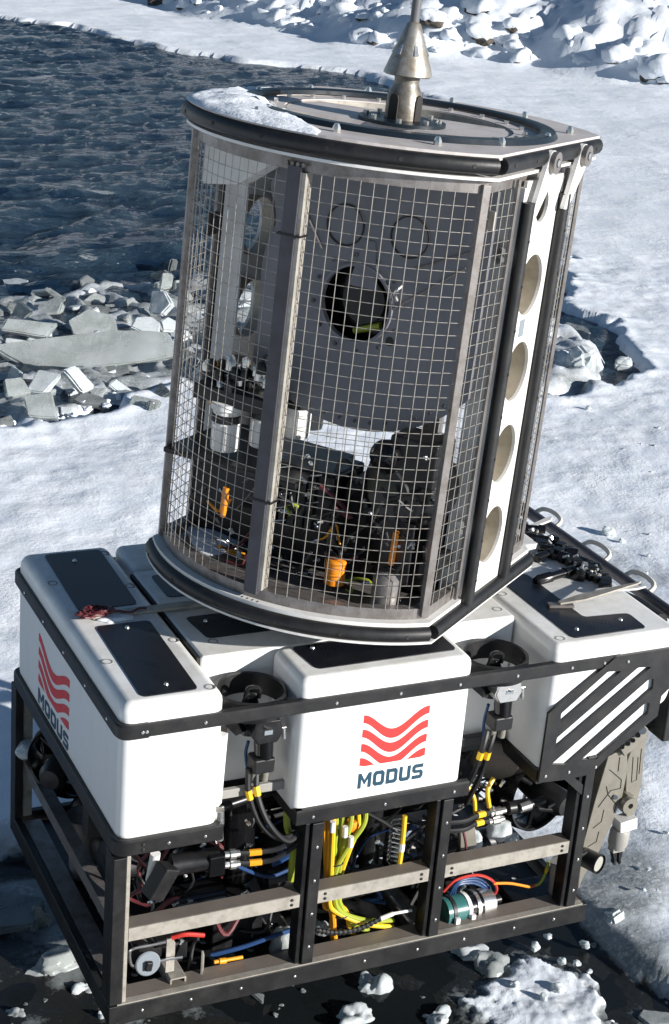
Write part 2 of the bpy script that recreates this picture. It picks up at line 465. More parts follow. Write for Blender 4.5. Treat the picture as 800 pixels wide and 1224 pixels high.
PILE = gpoly([(-420, 395), (-150, 362), (0, 346), (60, 350), (100, 340), (160, 336), (200, 322), (260, 320), (340, 330), (420, 350), (480, 395), (500, 482), (300, 482), (215, 466), (0, 522), (-150, 549), (-420, 604)])
TIP = gpoly([(630, 378), (674, 380), (706, 396), (738, 424), (744, 446), (735, 460), (630, 468)])
def ice_height(x, y):
    jit = 0.16 * fnoise(x, y, 1.6, 3, 1) + 0.07 * fnoise(x, y, 6, 2, 2)
    dr = poly_sdf(x, y, RIVER); dl = poly_sdf(x, y, LEAD)
    d = np.minimum(dr + jit * (1 + 0.05 * np.clip(np.hypot(x, y), 0, 30)), dl + jit * 0.6)
    base = sstep(-0.10, 0.09, d)
    und = 0.05 * fnoise(x, y, 0.55, 3, 3) + 0.016 * fnoise(x, y, 3.2, 3, 4) + 0.007 * fnoise(x, y, 13, 2, 5)
    rim = np.exp(-np.clip(d, 0, 9) / 0.22) * (0.03 + 0.07 * np.clip(fnoise(x, y, 5, 2, 6), 0, 1))
    sb = -poly_sdf(x, y, SHORE)                        # metres inland of the shore line
    inl = np.clip(sb + 0.5 * fnoise(x, y, 0.5, 2, 8), 0, None)
    bank = 7.0 * (1 - np.exp(-inl * 0.40 / 7.0 * 1.1))
    lump = sstep(0.0, 1.2, inl) * (0.40 * np.abs(fnoise(x, y, 0.9, 3, 9)) + 0.34 * np.abs(fnoise(x, y, 2.4, 2, 12)) + 0.25 * fnoise(x, y, 0.35, 2, 10))
    low = -0.075 * np.exp(-np.clip(dl, 0, 9) / 0.5)
    z = (WATER_Z - 0.16) + base * (ICE_Z - WATER_Z + 0.16 + und + rim * (1 - 0.6 * np.exp(-np.clip(dl, 0, 9) / 0.5)) + low) + bank + lump
    wet = 0.6 * np.exp(-np.clip(dl, 0, 9) / 0.40) + 0.4 * np.exp(-np.clip(dr, 0, 9) / 0.16)
    # rubble frozen together under the ice pile
    dp = np.minimum(poly_sdf(x, y, PILE), poly_sdf(x, y, TIP) + 0.1) + 0.25 * fnoise(x, y, 1.1, 3, 31)
    rub = 1 - sstep(-0.15, 0.12, dp)
    wcell = 1 - np.abs(fnoise(x, y, 2.3, 2, 32)) * 1.7
    tip = 1 - sstep(-0.12, 0.12, poly_sdf(x, y, TIP) + 0.15 * fnoise(x, y, 2.2, 3, 37))
    zr = WATER_Z - 0.10 + 0.05 * tip + rub * (0.13 + 0.10 * np.clip(wcell, -1, 1) + 0.05 * np.abs(fnoise(x, y, 7, 2, 33)))
    z = np.maximum(z, np.where(rub > 0.01, zr, -9))
    wet = wet + rub * (dr < 0) * (1 - 0.75 * tip) * (0.22 + 0.9 * np.clip(0.3 - wcell, 0, 1) - 0.25 * fnoise(x, y, 3, 2, 34))
    # slush floating in the lead
    sl = 0.8 * fnoise(x, y, 2.6, 4, 35) + 0.5 * fnoise(x, y, 8, 3, 36) + 0.05
    zs = WATER_Z - 0.002 + 0.020 * np.clip(sl, -0.6, 0.9)
    m = dl < 0.02
    z = np.where(m, np.maximum(z, zs), z)
    wet = np.where(m & (zs >= z - 1e-6), 2.1 - 1.25 * sstep(0.05, 0.85, sl), wet)
    return z, wet
PATCHES = [tuple(at(px, py, 2, ICE_Z)[:2]) + (rr, a) for px, py, rr, a in
           ((740, 668, 0.5, 0.32), (795, 705, 0.45, 0.30), (790, 880, 0.6, 0.30), (770, 1000, 0.5, 0.38), (710, 580, 0.4, 0.15), (60, 600, 0.5, 0.12))]

def grid(x0, x1, y0, y1, st, hole=None):
    xs = np.arange(x0, x1 + st * 0.5, st); ys = np.arange(y0, y1 + st * 0.5, st)
    X, Y = np.meshgrid(xs, ys, indexing='ij')
    Z, W = ice_height(X, Y)
    for px, py, rr, a in PATCHES: W = W + a * np.exp(-((X - px) ** 2 + (Y - py) ** 2) / rr ** 2)
    nx, ny = X.shape
    I = np.arange(nx * ny).reshape(nx, ny)
    Q = np.stack([I[:-1, :-1], I[1:, :-1], I[1:, 1:], I[:-1, 1:]], -1)
    if hole:
        cx = (X[:-1, :-1] + X[1:, 1:]) / 2; cy = (Y[:-1, :-1] + Y[1:, 1:]) / 2
        k = ~((cx > hole[0] + st) & (cx < hole[1] - st) & (cy > hole[2] + st) & (cy < hole[3] - st))
        Z = Z - 0.004 * ((X > hole[0]) & (X < hole[1]) & (Y > hole[2]) & (Y < hole[3]))
        Q = Q[k]
    return np.stack([X, Y, Z], -1).reshape(-1, 3), W.reshape(-1), Q.reshape(-1, 4)
def np_mesh(name, parts, mat, attr):
    off = 0; V = []; A = []; Q = []
    for v, a, q in parts:
        V.append(v); A.append(a); Q.append(q + off); off += len(v)
    V = np.concatenate(V); A = np.concatenate(A); Q = np.concatenate(Q)
    me = bpy.data.meshes.new(name)
    me.vertices.add(len(V)); me.vertices.foreach_set('co', V.astype(np.float32).ravel())
    me.loops.add(Q.size); me.loops.foreach_set('vertex_index', Q.astype(np.int32).ravel())
    me.polygons.add(len(Q)); me.polygons.foreach_set('loop_start', np.arange(0, Q.size, 4, dtype=np.int32))
    me.update(calc_edges=True)
    me.polygons.foreach_set('use_smooth', np.ones(len(Q), bool))
    at_ = me.attributes.new(attr, 'FLOAT', 'POINT'); at_.data.foreach_set('value', A.astype(np.float32))
    me.materials.append(MATS[mat])
    o = bpy.data.objects.new(name, me); COL.objects.link(o)
    return o
N1 = (-2.5, 10.5, -1.5, 11.5); N2 = (-8.0, 42.0, -8.0, 62.0)
ice = np_mesh('ice_sheet', [grid(*N1, 0.045), grid(*N2, 0.19, N1), grid(-380, 420, -380, 420, 5.0, N2)], 'snow', 'wet')
tag(ice, 'snow covered ice sheet running to the far shore', 'ice', kind='structure')

# open, choppy river and the still lead round the vehicle are one water level
def fine_water():
    xs = np.concatenate([np.arange(-420, -12, 8.0), np.arange(-6, 19, 0.085), np.arange(22, 460, 8.0)])
    ys = np.concatenate([np.arange(-420, -7, 8.0), np.arange(-4, 6, 0.5), np.arange(6, 38.5, 0.085), np.arange(42, 460, 8.0)])
    X, Y = np.meshgrid(xs, ys, indexing='ij')
    nx, ny = X.shape; I = np.arange(nx * ny).reshape(nx, ny)
    Q = np.stack([I[:-1, :-1], I[1:, :-1], I[1:, 1:], I[:-1, 1:]], -1).reshape(-1, 4)
    live = sstep(5.5, 9.0, Y) * sstep(-8, -5, X) * (1 - sstep(18, 19.5, X)) * (1 - sstep(37, 39, Y))
    c, s_ = math.cos(rad(-28)), math.sin(rad(-28)); U = X * c - Y * s_; V = X * s_ + Y * c
    wob = 0.5 * fnoise(X, Y, 0.35, 2, 40)
    def ridge(su, sv, seed): return 1 - 2 * np.abs(fnoise(U * su + wob, V * sv + wob, 1.0, 2, seed))
    gust = 0.55 + 0.9 * np.clip(fnoise(X, Y, 0.16, 3, 41) + 0.25, 0, 1)
    H = gust * (0.060 * ridge(0.28, 0.75, 42) + 0.065 * ridge(0.8, 1.7, 43) + 0.042 * ridge(2.0, 3.6, 44))
    H = H + 0.035 * gust * np.clip(ridge(0.5, 1.3, 45), 0, 1) ** 3
    live = live * (1 - sstep(-0.3, 0.5, poly_sdf(X, Y, RIVER)))
    H = np.minimum(H, 0.13)
    chop = 0.03 + 0.75 * sstep(5.5, 9.0, Y)
    return (np.stack([X, Y, WATER_Z + H * live], -1).reshape(-1, 3), chop.reshape(-1), Q)
water = np_mesh('water', [fine_water()], 'water', 'chop')
tag(water, 'dark blue choppy water between the ice edges', 'water', kind='structure')

# ---- ice chunks
def chunk_mesh(name, size, seed, slab=True, sub=True):
    """a broken plate (irregular outline, flat faces, slightly wedge shaped) or an angular lump"""
    rnd = random.Random(seed)
    bm = bmesh.new()
    sx, sy, sz = [q / 2 for q in size]
    n = rnd.choice((3, 4, 4, 5, 6)) if slab else rnd.randint(5, 7)
    a0 = rnd.random() * 6.28; wx, wy = rnd.uniform(-.35, .35), rnd.uniform(-.35, .35)
    ring = []
    for k in range(n):
        a = a0 + 2 * math.pi * (k + rnd.uniform(-0.30, 0.30)) / n; rr = rnd.uniform(0.82, 1.15) / max(abs(math.cos(a)), abs(math.sin(a))) ** 0.8 * 0.85
        ring.append((math.cos(a) * rr, math.sin(a) * rr))
    if size[0] > 3.7 * size[1]:
        ring = [(-1.0, .55), (-.72, -.75), (-.1, -.9), (.55, -.8), (1.02, -.5), (.95, .8), (.3, .95), (-.4, .85)]; wx = wy = 0.05
    for top in (-1, 1):
        for x, y in ring:
            j = 1 + top * rnd.uniform(-.10, .10)
            bm.verts.new((x * sx * j, y * sy * j, top * sz * (1 + x * wx + y * wy) * (1.0 if slab else rnd.uniform(.5, 1.1))))
    if not slab:
        for k in range(3): bm.verts.new((rnd.uniform(-.5, .5) * sx, rnd.uniform(-.5, .5) * sy, sz * rnd.uniform(0.9, 1.4)))
    bmesh.ops.convex_hull(bm, input=bm.verts)
    for v in [v for v in bm.verts if not v.link_faces]: bm.verts.remove(v)
    bmesh.ops.dissolve_limit(bm, angle_limit=rad(6), verts=bm.verts, edges=bm.edges)
    bmesh.ops.bevel(bm, geom=list(bm.edges), offset=min(size) * (0.20 if slab else .18), segments=2, affect='EDGES', clamp_overlap=True)
    bmesh.ops.triangulate(bm, faces=bm.faces)
    if sub:
        bmesh.ops.subdivide_edges(bm, edges=[e for e in bm.edges if e.calc_length() > max(size) * .12], cuts=3, use_grid_fill=True)
        bmesh.ops.triangulate(bm, faces=bm.faces)
        m = min(size[0], size[1])
        for v in bm.verts:
            q = v.co * (4.0 / m) + Vector((seed * 1.7, seed * 0.9, seed * 2.3))
            v.co += (noise.noise_vector(q) * m * 0.022 + noise.noise_vector(q * 3.3) * m * 0.012) * (0.7 if slab else 1)
    bmesh.ops.recalc_face_normals(bm, faces=bm.faces)
    me = bpy.data.meshes.new(name); bm.to_mesh(me); bm.free()
    me.polygons.foreach_set('use_smooth', [True] * len(me.polygons)); me.set_sharp_from_angle(angle=rad(34))
    return me
CH = [0]
def chunk(px, py, w, h, label, mat='grey_ice', tilt=20, spin=None, thick=0.35, slab=True, group=None, z=None, name='ice_chunk', catg='ice chunk', lift=0.0):
    """w, h: apparent size in photo pixels; the real size follows from the distance"""
    CH[0] += 1
    p = at(px, py, 2, WATER_Z + 0.06 if z is None else z)
    sc = fw.dot(p - CAM_C) / CAM_F
    W, Hh = w * sc, h * sc
    rnd = random.Random(CH[0] * 31 + 5)
    me = chunk_mesh(name, (W, max(W * 0.20, min(W * 0.9, Hh * 1.5)), min(0.15, max(0.022, Hh * thick * 0.8)) if slab else Hh), CH[0], slab, w > 12)
    me.materials.append(MATS[mat])
    o = bpy.data.objects.new(name, me); COL.objects.link(o)
    view = math.atan2(CAM_C.y - p.y, CAM_C.x - p.x)          # lie roughly side-on to the bank of the river
    o.location = p + Vector((0, 0, lift))
    o.rotation_euler = (rad(tilt), rad(rnd.uniform(-12, 12)), view + math.pi / 2 + rad(rnd.uniform(-25, 25) if spin is None else spin))
    return tag(o, label, catg, group)
def crumb(px, py, w, h, label, mat='pale_ice', group=None, z=None, name='ice_lump', catg='ice chunk', sink=0.2):
    CH[0] += 1; sd = CH[0]
    p = at(px, py, 2, WATER_Z if z is None else z); sc = fw.dot(p - CAM_C) / CAM_F
    bm = bmesh.new(); bmesh.ops.create_icosphere(bm, subdivisions=2 if w < 9 else (3 if w < 26 else 4), radius=1)
    o_ = Vector((sd * 3.7, sd * 1.3, sd * 2.1)); rr = random.Random(sd); ay = rr.uniform(.6, 1.0)
    for v in bm.verts:
        n = v.co.normalized()
        r = 1 + .60 * noise.noise(n * 1.2 + o_) + .16 * noise.noise(n * 3.1 + o_) + .06 * noise.noise(n * 7.5 + o_)
        v.co = Vector((n.x * r * w * sc / 2, n.y * r * w * sc / 2 * ay, n.z * r * h * sc / 2))
    me = bpy.data.meshes.new(name); bm.to_mesh(me); bm.free()
    me.polygons.foreach_set('use_smooth', [True] * len(me.polygons)); me.set_sharp_from_angle(angle=rad(40)); me.materials.append(MATS[mat])
    o = bpy.data.objects.new(name, me); COL.objects.link(o); o.location = p - Vector((0, 0, h * sc * sink)); o.rotation_euler = (rr.uniform(-.3, .3), rr.uniform(-.3, .3), rr.uniform(0, 6))
    return tag(o, label, catg, group)
PG = 'broken ice piled along the river edge'
zc = lambda x, y: (x / 3.333, 260 + y / 3.333)
for x, y, w, h, tl_, sp, m, lab in (
    (130, 440, 250, 95, 40, 5, 'grey_ice', 'rounded grey ice slab at the far left of the pile, tilted to the camera'),
    (165, 352, 135, 45, 15, -14, 'pale_ice', 'thin pale ice plate sticking out over the dark water at left'),
    (50, 372, 85, 75, 35, 10, 'dark_ice', 'dark grey ice lump at the left edge beside the thin plate'),
    (375, 325, 115, 60, 40, 8, 'grey_ice', 'beige grey ice block standing at the water side of the pile'),
    (365, 370, 170, 50, 20, 0, 'dark_ice', 'low dark ice plate behind the lit beige slab'),
    (370, 432, 225, 95, 45, -10, 'grey_ice', 'lit beige ice slab leaning in the middle of the pile'),
    (520, 355, 95, 75, 45, 12, 'grey_ice', 'wedge shaped grey ice block right of the beige slab'),
    (655, 255, 95, 115, 60, 10, 'grey_ice', 'tall upright ice block against the cage\'s left edge'),
    (645, 345, 120, 110, 55, -35, 'pale_ice', 'pale leaning ice plate just below the tall upright block'),
    (585, 440, 140, 85, 30, 15, 'pale_ice', 'snow dusted ice block left of the cage edge'),
    (670, 430, 80, 120, 50, 20, 'pale_ice', 'white ice block half hidden by the cage edge'),
    (340, 535, 680, 115, 42, -2, 'grey_ice', 'long grey ice slab lying across the whole pile'),
    (655, 540, 70, 95, 55, 25, 'grey_ice', 'pointed ice shard at the right end of the long slab'),
    (200, 597, 250, 60, 25, -4, 'dark_ice', 'dark ice slab right under the long grey slab'),
    (190, 660, 160, 95, 40, -8, 'pale_ice', 'whitish ice block in the front row of the pile'),
    (318, 655, 150, 135, 60, 20, 'pale_ice', 'triangular upright ice shard in the front row'),
    (440, 622, 170, 60, 25, 4, 'dark_ice', 'flat dark ice piece behind the triangular shard'),
    (55, 685, 190, 85, 35, 8, 'grey_ice', 'speckled grey ice slab at the left edge, front row'),
    (385, 700, 105, 65, 40, -5, 'grey_ice', 'grey ice piece right of the triangular shard'),
    (480, 690, 125, 75, 40, 12, 'pale_ice', 'rounded pale ice piece at the right of the front row'),
    (180, 742, 170, 95, 50, -15, 'grey_ice', 'tilted grey plate at the front foot of the pile'),
    (100, 748, 85, 50, 30, 10, 'dark_ice', 'small dark ice piece next to the tilted front plate'),
    (265, 770, 65, 42, 35, 0, 'pale_ice', 'small pale ice piece closest to the snow edge'),
    (28, 815, 70, 62, 40, 0, 'dark_ice', 'dark ice lump in the lower left corner of the pile'),
    (20, 600, 110, 55, 30, 0, 'grey_ice', 'grey ice piece cut by the left picture edge, below the long slab')):
    cx, cy = zc(x, y)
    chunk(cx, cy, w / 3.333 * 1.05, h / 3.333, lab, m, tl_, sp, 0.34, True, PG, WATER_Z + 0.10 + 0.12 * (h > 80))
rnd = random.Random(3)
for i in range(130):                      # small rubble between the slabs, and on behind the cage
    px = rnd.uniform(-20, 215); py = rnd.uniform(338, 505) - 0.11 * max(0, px - 60)
    s_ = rnd.choice((rnd.uniform(7, 18), rnd.uniform(16, 46)))
    hh = s_ * rnd.uniform(0.5, 0.9); mm = rnd.choice(('grey_ice', 'pale_ice', 'dark_ice', 'pale_ice'))
    chunk(px, py, s_, hh, {'g': 'grey', 'p': 'whitish', 'd': 'dark'}[mm[0]] + (' ice plate' if s_ > 18 else ' bit of ice rubble') + ' wedged in the ' + ('left' if px < 70 else 'middle' if px < 140 else 'right') + ' part of the ice pile' + (', water side' if py < 410 else ', snow side'), mm,
          rnd.uniform(-50, 75), rnd.uniform(-80, 80), 0.35, rnd.random() < 0.85, PG, WATER_Z + rnd.uniform(0.02, 0.14))
for i in range(24):                       # crumbs of snow along the near edge of the pile
    px = rnd.uniform(-5, 215); py = 513 - 0.25 * px + rnd.uniform(-9, 9); s_ = rnd.uniform(4, 12)
    crumb(px, py, s_, s_ * 0.6, 'crumb of snow along the near edge of the ice pile', 'cap', 'snow crumbs along the ice pile', ICE_Z - .02, 'snow_crumb', 'snow lump', 0.1)
for i in range(60):
    px = rnd.uniform(215, 470); py = rnd.uniform(330, 475)
    s_ = rnd.uniform(14, 55)
    chunk(px, py, s_, s_ * rnd.uniform(0.45, 0.8), ('ice block of the pile seen through the left cage panel' if px < 330 else 'ice block of the pile behind the middle of the cage'), rnd.choice(('grey_ice', 'pale_ice', 'pale_ice')),
          rnd.uniform(15, 60), rnd.uniform(-60, 60), 0.4, rnd.random() < 0.75, 'ice pile behind the cage', WATER_Z + 0.08)
RG = 'ice in the small opening right of the cage'
chunk(693, 437, 48, 44, 'pointed white ice block in the water opening right of the cage', 'pale_ice', 20, 10, 0.9, False, RG, ICE_Z)
chunk(690, 398, 46, 18, 'grey sloping ice plate behind the pointed white block', 'grey_ice', 25, -30, 0.5, True, RG)
chunk(745, 436, 24, 16, 'small pale ice piece near the tip of the opening', 'pale_ice', 15, 0, 0.6, False, RG)
# the lead round the vehicle
NG = 'ice floating in the dark lead round the vehicle'  # greyer ice on many pieces here puts their shade into the colour
chunk(735, 1098, 32, 46, 'upright grey white ice shard floating right of the frame corner', 'pale_ice', 62, 35, 0.6, True, NG)
crumb(748, 1103, 12, 10, 'small white lump touching the upright shard', 'pale_ice', NG, None)
chunk(764, 1150, 40, 26, 'half sunk grey ice lump at the right picture edge', 'dark_ice', 10, 20, 0.5, True, NG, WATER_Z)
crumb(792, 1158, 20, 16, 'small grey lump cut by the right picture edge', 'grey_ice', NG, WATER_Z)
chunk(785, 1222, 60, 26, 'ice piece in the lower right corner', 'grey_ice', 5, 0, 0.5, True, NG, WATER_Z)
crumb(446, 1178, 44, 50, 'crumbly ice lump below the second upright of the frame', 'pale_ice', NG, WATER_Z)
crumb(424, 1216, 55, 34, 'sharp ice shard at the bottom edge, left of centre', 'pale_ice', NG, WATER_Z)
crumb(522, 1218, 44, 30, 'ice shard at the bottom edge beside the large floe', 'pale_ice', NG, WATER_Z)
crumb(560, 1136, 66, 26, 'white ice ledge just under the bottom rail', 'pale_ice', NG, None)
crumb(584, 1158, 54, 34, 'rough ice piece between ledge and large floe', 'grey_ice', NG, WATER_Z)
chunk(15, 1092, 90, 74, 'shaded grey floe at the left edge beside the frame', 'dark_ice', 4, 10, 0.25, True, NG, WATER_Z + 0.02)
crumb(47, 1096, 34, 40, 'shaded ice block touching the left bottom rail', 'dark_ice', NG, WATER_Z + 0.03)
crumb(70, 1150, 70, 34, 'ice ledge with a pale front rim under the left rail', 'grey_ice', NG, WATER_Z + 0.02)
crumb(100, 1182, 28, 20, 'crumbly ice lump below the pale rimmed ledge', 'pale_ice', NG, WATER_Z)
crumb(122, 1214, 18, 26, 'small white ice lump at the frame\'s bottom left corner', 'pale_ice', NG, WATER_Z)
crumb(17, 1211, 26, 16, 'small ice lump in the lower left corner', 'grey_ice', NG, WATER_Z)
chunk(310, 1195, 34, 14, 'thin wet ice sliver below the bottom rail', 'dark_ice', 3, 0, 0.4, True, NG, WATER_Z)
chunk(255, 1216, 70, 20, 'dark wet ice plate below the left bay', 'dark_ice', 3, 0, 0.3, True, NG, WATER_Z - 0.02)
for i in range(46):
    px = rnd.uniform(-10, 810); py = rnd.uniform(1120, 1235) if px > 150 else rnd.uniform(1040, 1230)
    if 640 < px: py = max(py, 1075 + (px - 640) * 0.62)
    s_ = rnd.uniform(4, 13)
    crumb(px, py, s_, s_ * 0.45, 'bit of slush ice floating in the dark lead', rnd.choice(('grey_ice', 'dark_ice', 'dark_ice')), NG, WATER_Z, 'slush_bit')

# large floe at the lower right, one sheet with a snowy top
def floe():
    poly = gpoly([(548, 1165), (575, 1132), (612, 1112), (655, 1108), (695, 1122), (724, 1152), (738, 1192), (742, 1250), (720, 1310), (560, 1310), (528, 1260), (532, 1205)])
    c = Vector((sum(p[0] for p in poly) / len(poly), sum(p[1] for p in poly) / len(poly), 0))
    st = 0.012
    x0, x1 = min(p[0] for p in poly) - .05, max(p[0] for p in poly) + .05; y0, y1 = min(p[1] for p in poly) - .05, max(p[1] for p in poly) + .05
    X, Y = np.meshgrid(np.arange(x0, x1, st), np.arange(y0, y1, st), indexing='ij')
    d = -poly_sdf(X, Y, poly) + 0.03 * fnoise(X, Y, 7, 3, 21)
    brk = 0.08 * fnoise(X, Y, 5, 3, 25) + 0.07 * fnoise(X, Y, 17, 3, 29)
    top = sstep(0.045, 0.075, d + brk) * sstep(-0.16, -0.12, (X - X.mean()) + 0.10 * fnoise(X, Y, 4, 2, 26) + brk)
    Z = WATER_Z - 0.03 + sstep(-0.03, 0.04, d) * 0.036 + top * (0.016 + 0.012 * fnoise(X, Y, 7, 3, 22) + 0.009 * np.abs(fnoise(X, Y, 26, 3, 23))) + 0.003 * fnoise(X, Y, 22, 2, 27)
    W = 1.5 - 1.3 * top + 0.3 * fnoise(X, Y, 8, 3, 28)
    I = np.arange(X.size).reshape(X.shape)
    Q = np.stack([I[:-1, :-1], I[1:, :-1], I[1:, 1:], I[:-1, 1:]], -1)
    k = d[:-1, :-1] > -0.06
    o = np_mesh('ice_floe', [(np.stack([X, Y, Z], -1).reshape(-1, 3), W.reshape(-1), Q[k].reshape(-1, 4))], 'snow', 'wet')
    return tag(o, 'large snowy ice floe in the lead below the right end of the frame', 'ice floe', NG)
floe()
for px, py, s_ in ((668, 1180, 17), (650, 1190, 12), (700, 1128, 14), (672, 1148, 11), (690, 1150, 9), (640, 1130, 13), (655, 1118, 10), (615, 1175, 15), (705, 1160, 8)):
    crumb(px, py, s_, s_ * 0.7, 'round ice crumb lying on the large floe', 'pale_ice', 'crumbs on the large floe', WATER_Z + 0.035, 'ice_crumb')
for i in range(60):
    px = rnd.uniform(640, 798); py = rnd.uniform(480, 1130)
    if py > 1000 + (px - 640) * 0.75: continue
    if px < 730 and py > 560: continue
    s_ = rnd.uniform(3, 9)
    crumb(px, py, s_, s_ * 0.6, 'small lump of frozen snow on the ice right of the vehicle', 'pale_ice', 'snow lumps on the ice', ICE_Z, 'snow_lump', 'snow lump', 0.1)
crumb(728, 635, 17, 14, 'white snow clod on the ice beside the front crash bar', 'pale_ice', None, ICE_Z + 0.01, 'snow_clod', 'snow clod', 0.1)

# ---- boulders on the far shore
def hgt(x, y):
    z, w = ice_height(np.array([[x]]), np.array([[y]])); return float(z[0, 0])
def boulder_meshes(k):
    rnd = random.Random(100 + k); out = []
    for cap in (0, 1):
        bm = bmesh.new(); bmesh.ops.create_icosphere(bm, subdivisions=3, radius=1)
        for v in bm.verts:
            n = v.co.normalized()
            r = 1 + 0.55 * noise.noise(n * 1.2 + Vector((k * 3.1, 0, 0))) + 0.20 * noise.noise(n * 2.9 + Vector((0, k * 2.7, 0)))
            if not cap:
                r += 0.06 * noise.noise(n * 7 + Vector((k, k, 0))); v.co = n * r
            else:
                t = n.z + 0.30 * noise.noise(n * 1.9 + Vector((k, 0, k * 2)))
                lift = max(-0.14, min(0.17, (t + (0.12 if k % 2 == 0 else 0.55)) * 0.40))
                v.co = n * (r + lift)
                v.co.z += max(0, n.z) * 0.10
        me = bpy.data.meshes.new('cap' if cap else 'stone'); bm.to_mesh(me); bm.free()
        me.polygons.foreach_set('use_smooth', [True] * len(me.polygons))
        if not cap: me.set_sharp_from_angle(angle=rad(30))
        me.materials.append(MATS['cap' if cap else 'rock']); out.append(me)
    return out
BM = [boulder_meshes(k) for k in range(9)]
def boulder(px, py, wpx, k, label, sink=0.25, bare=False):
    # walk along the line of sight until it meets the bank
    d = (at(px, py, 2, ICE_Z) - CAM_C).normalized(); ts = np.arange(20.0, 95.0, 0.3)
    X, Y, Z = CAM_C.x + d.x * ts, CAM_C.y + d.y * ts, CAM_C.z + d.z * ts
    hit = np.nonzero(Z <= ice_height(X, Y)[0])[0]
    p = CAM_C + d * float(ts[hit[0]] if len(hit) else 60.0)
    s_ = wpx * fw.dot(p - CAM_C) / CAM_F * 0.5
    st, cp = BM[k % 9]
    root = bpy.data.objects.new('boulder', None); COL.objects.link(root)
    root.location = (p.x, p.y, p.z + s_ * sink); r2 = random.Random(int(px * 7 + py))
    root.rotation_euler = (0, 0, r2.uniform(0, 6.28)); root.scale = (s_, s_ * r2.uniform(0.75, 1.1), s_ * r2.uniform(0.6, 0.85))
    a = bpy.data.objects.new('stone', st); COL.objects.link(a); a.parent = root
    if not bare:
        b = bpy.data.objects.new('snow_cap', cp); COL.objects.link(b); b.parent = root
    return tag(root, label, 'boulder', 'boulders along the far shore')
for px, py, w, k, lab in (
    (787, 90, 46, 0, 'largest dark boulder on the far shore, at the right picture edge'),
    (772, 62, 26, 1, 'brown boulder just above the largest dark one'),
    (612, 33, 20, 2, 'brown boulder with a thin snow cap in the bank right of the lifting cone'),
    (679, 43, 26, 3, 'dark boulder with a snow cap in the middle of the right bank'),
    (572, 12, 46, 4, 'wide dark boulder at the top edge right of the lifting cone'),
    (516, 52, 16, 5, 'small dark boulder touching the lifting cone'),
    (192, 4, 30, 6, 'mossy brown boulder at the top edge, leftmost of the shore'),
    (348, 18, 24, 7, 'dark gap boulder below the large white drifts at the top edge')):
    boulder(px, py, w, k, lab, 0.12, k == 6)
rnd2 = random.Random(12)
for i in range(150):
    px = rnd2.uniform(170, 820); base = 6 + (px - 180) * 0.165
    py = rnd2.uniform(-45, 1) + base * 1.02 - 2
    ws = rnd2.uniform(9, 32) * (0.55 if rnd2.random() < 0.5 else 1)
    boulder(px, py, ws, i, ('small ' if ws < 12 else 'large ' if ws > 22 else '') + 'snow capped boulder in the far bank, ' + ('left of the lifting cone' if px < 480 else 'just right of the lifting cone' if px < 620 else 'towards the right picture edge'), rnd2.uniform(-0.35, 0.05), False)

# ================================================================== THE VEHICLE
ROV = empty('underwater_vehicle', (0, 0, 0), 'white and black underwater vehicle with open tool frame hanging over the ice lead', 'underwater vehicle')
L, W = 1.95, 1.33
Z_RT, Z_MT = 0.080, 0.387
LB0, LB1, UB0, UB1 = 0.679, 0.740, 1.119, 1.172
TOP = 1.24
# ---- foam blocks
def block(name, x0, x1, y0, y1, z0, z1, r=0.04, label=None):
    o = MB().box(x0, x1, y0, y1, z0, z1).build(name, 'white_gelcoat', ROV, r, 5)
    if label: o['label'] = label
    return o
fb_left = block('float_block', 0.018, 0.375, 0.018, W - 0.02, LB1 - 0.03, TOP, 0.042, 'long white float block across the stern')
fb_core = block('float_block', 0.388, 1.638, 0.29, 1.04, LB1 - 0.02, TOP - 0.006, 0.012, 'white centre float block under the cage')
fb_mid = block('float_block', 0.648, 1.315, 0.018, 0.288, LB1 - 0.03, TOP, 0.035, 'white side float block with the front logo')
fb_right = MB().prism([(1.645, 0.70), (1.86, 0.70), (2.19, 0.93), (2.205, 1.0), (2.205, TOP - .006), (1.645, TOP - .006)], ((0, 0.012, 0), (1, 0, 0), (0, 0, 1), (0, 1, 0)), 1.288).build('float_block', 'white_gelcoat', ROV, 0.035, 5)
fb_right['label'] = 'white bow float block behind the slotted plate'
block('float_block', 0.40, 1.62, 1.05, 1.305, LB1 - 0.02, TOP - 0.004, 0.03)

# ---- black inset panels and recessed bolts on the tops
def inset(poly, par, z=TOP, r=0.022, name='inset_panel'):
    return MB().prism(rpoly(poly, r), ((0, 0, z - 0.006), (1, 0, 0), (0, 1, 0), (0, 0, 1)), 0.0095).build(name, 'panel_black', par)
ip = [inset([(0.088, 0.742), (0.31, 0.742), (0.325, 1.255), (0.105, 1.255)], fb_left),
      inset([(0.095, 0.062), (0.292, 0.062), (0.305, 0.60), (0.108, 0.60)], fb_left),
      inset([(0.46, 0.42), (0.80, 0.42), (0.80, 0.60), (0.44, 0.60)], fb_core, TOP - 0.006),
      inset([(0.44, 0.78), (0.60, 0.78), (0.60, 0.98), (0.44, 0.98)], fb_core, TOP - 0.006),
      inset([(0.73, 0.085), (1.275, 0.085), (1.275, 0.262), (0.71, 0.262)], fb_mid),
      inset([(1.745, 0.060), (2.07, 0.060), (2.075, 0.19), (1.885, 0.205), (1.88, 0.62), (1.745, 0.62)], fb_right, TOP - 0.006)]
def dimple(x, y, par, z=TOP):
    b = MB().lathe([(0.0, -0.002), (0.012, -0.002), (0.014, 0.0006), (0.019, 0.0012), (0.019, -0.004)], 16, Matrix.Translation((x, y, z)))
    b.build('recessed_bolt', 'grey_pvc', par)
for x, y in ((0.066, 1.0), (0.335, 0.905), (0.338, 0.43), (0.066, 0.335), (0.335, 0.068), (0.335, 1.22)): dimple(x, y, fb_left)
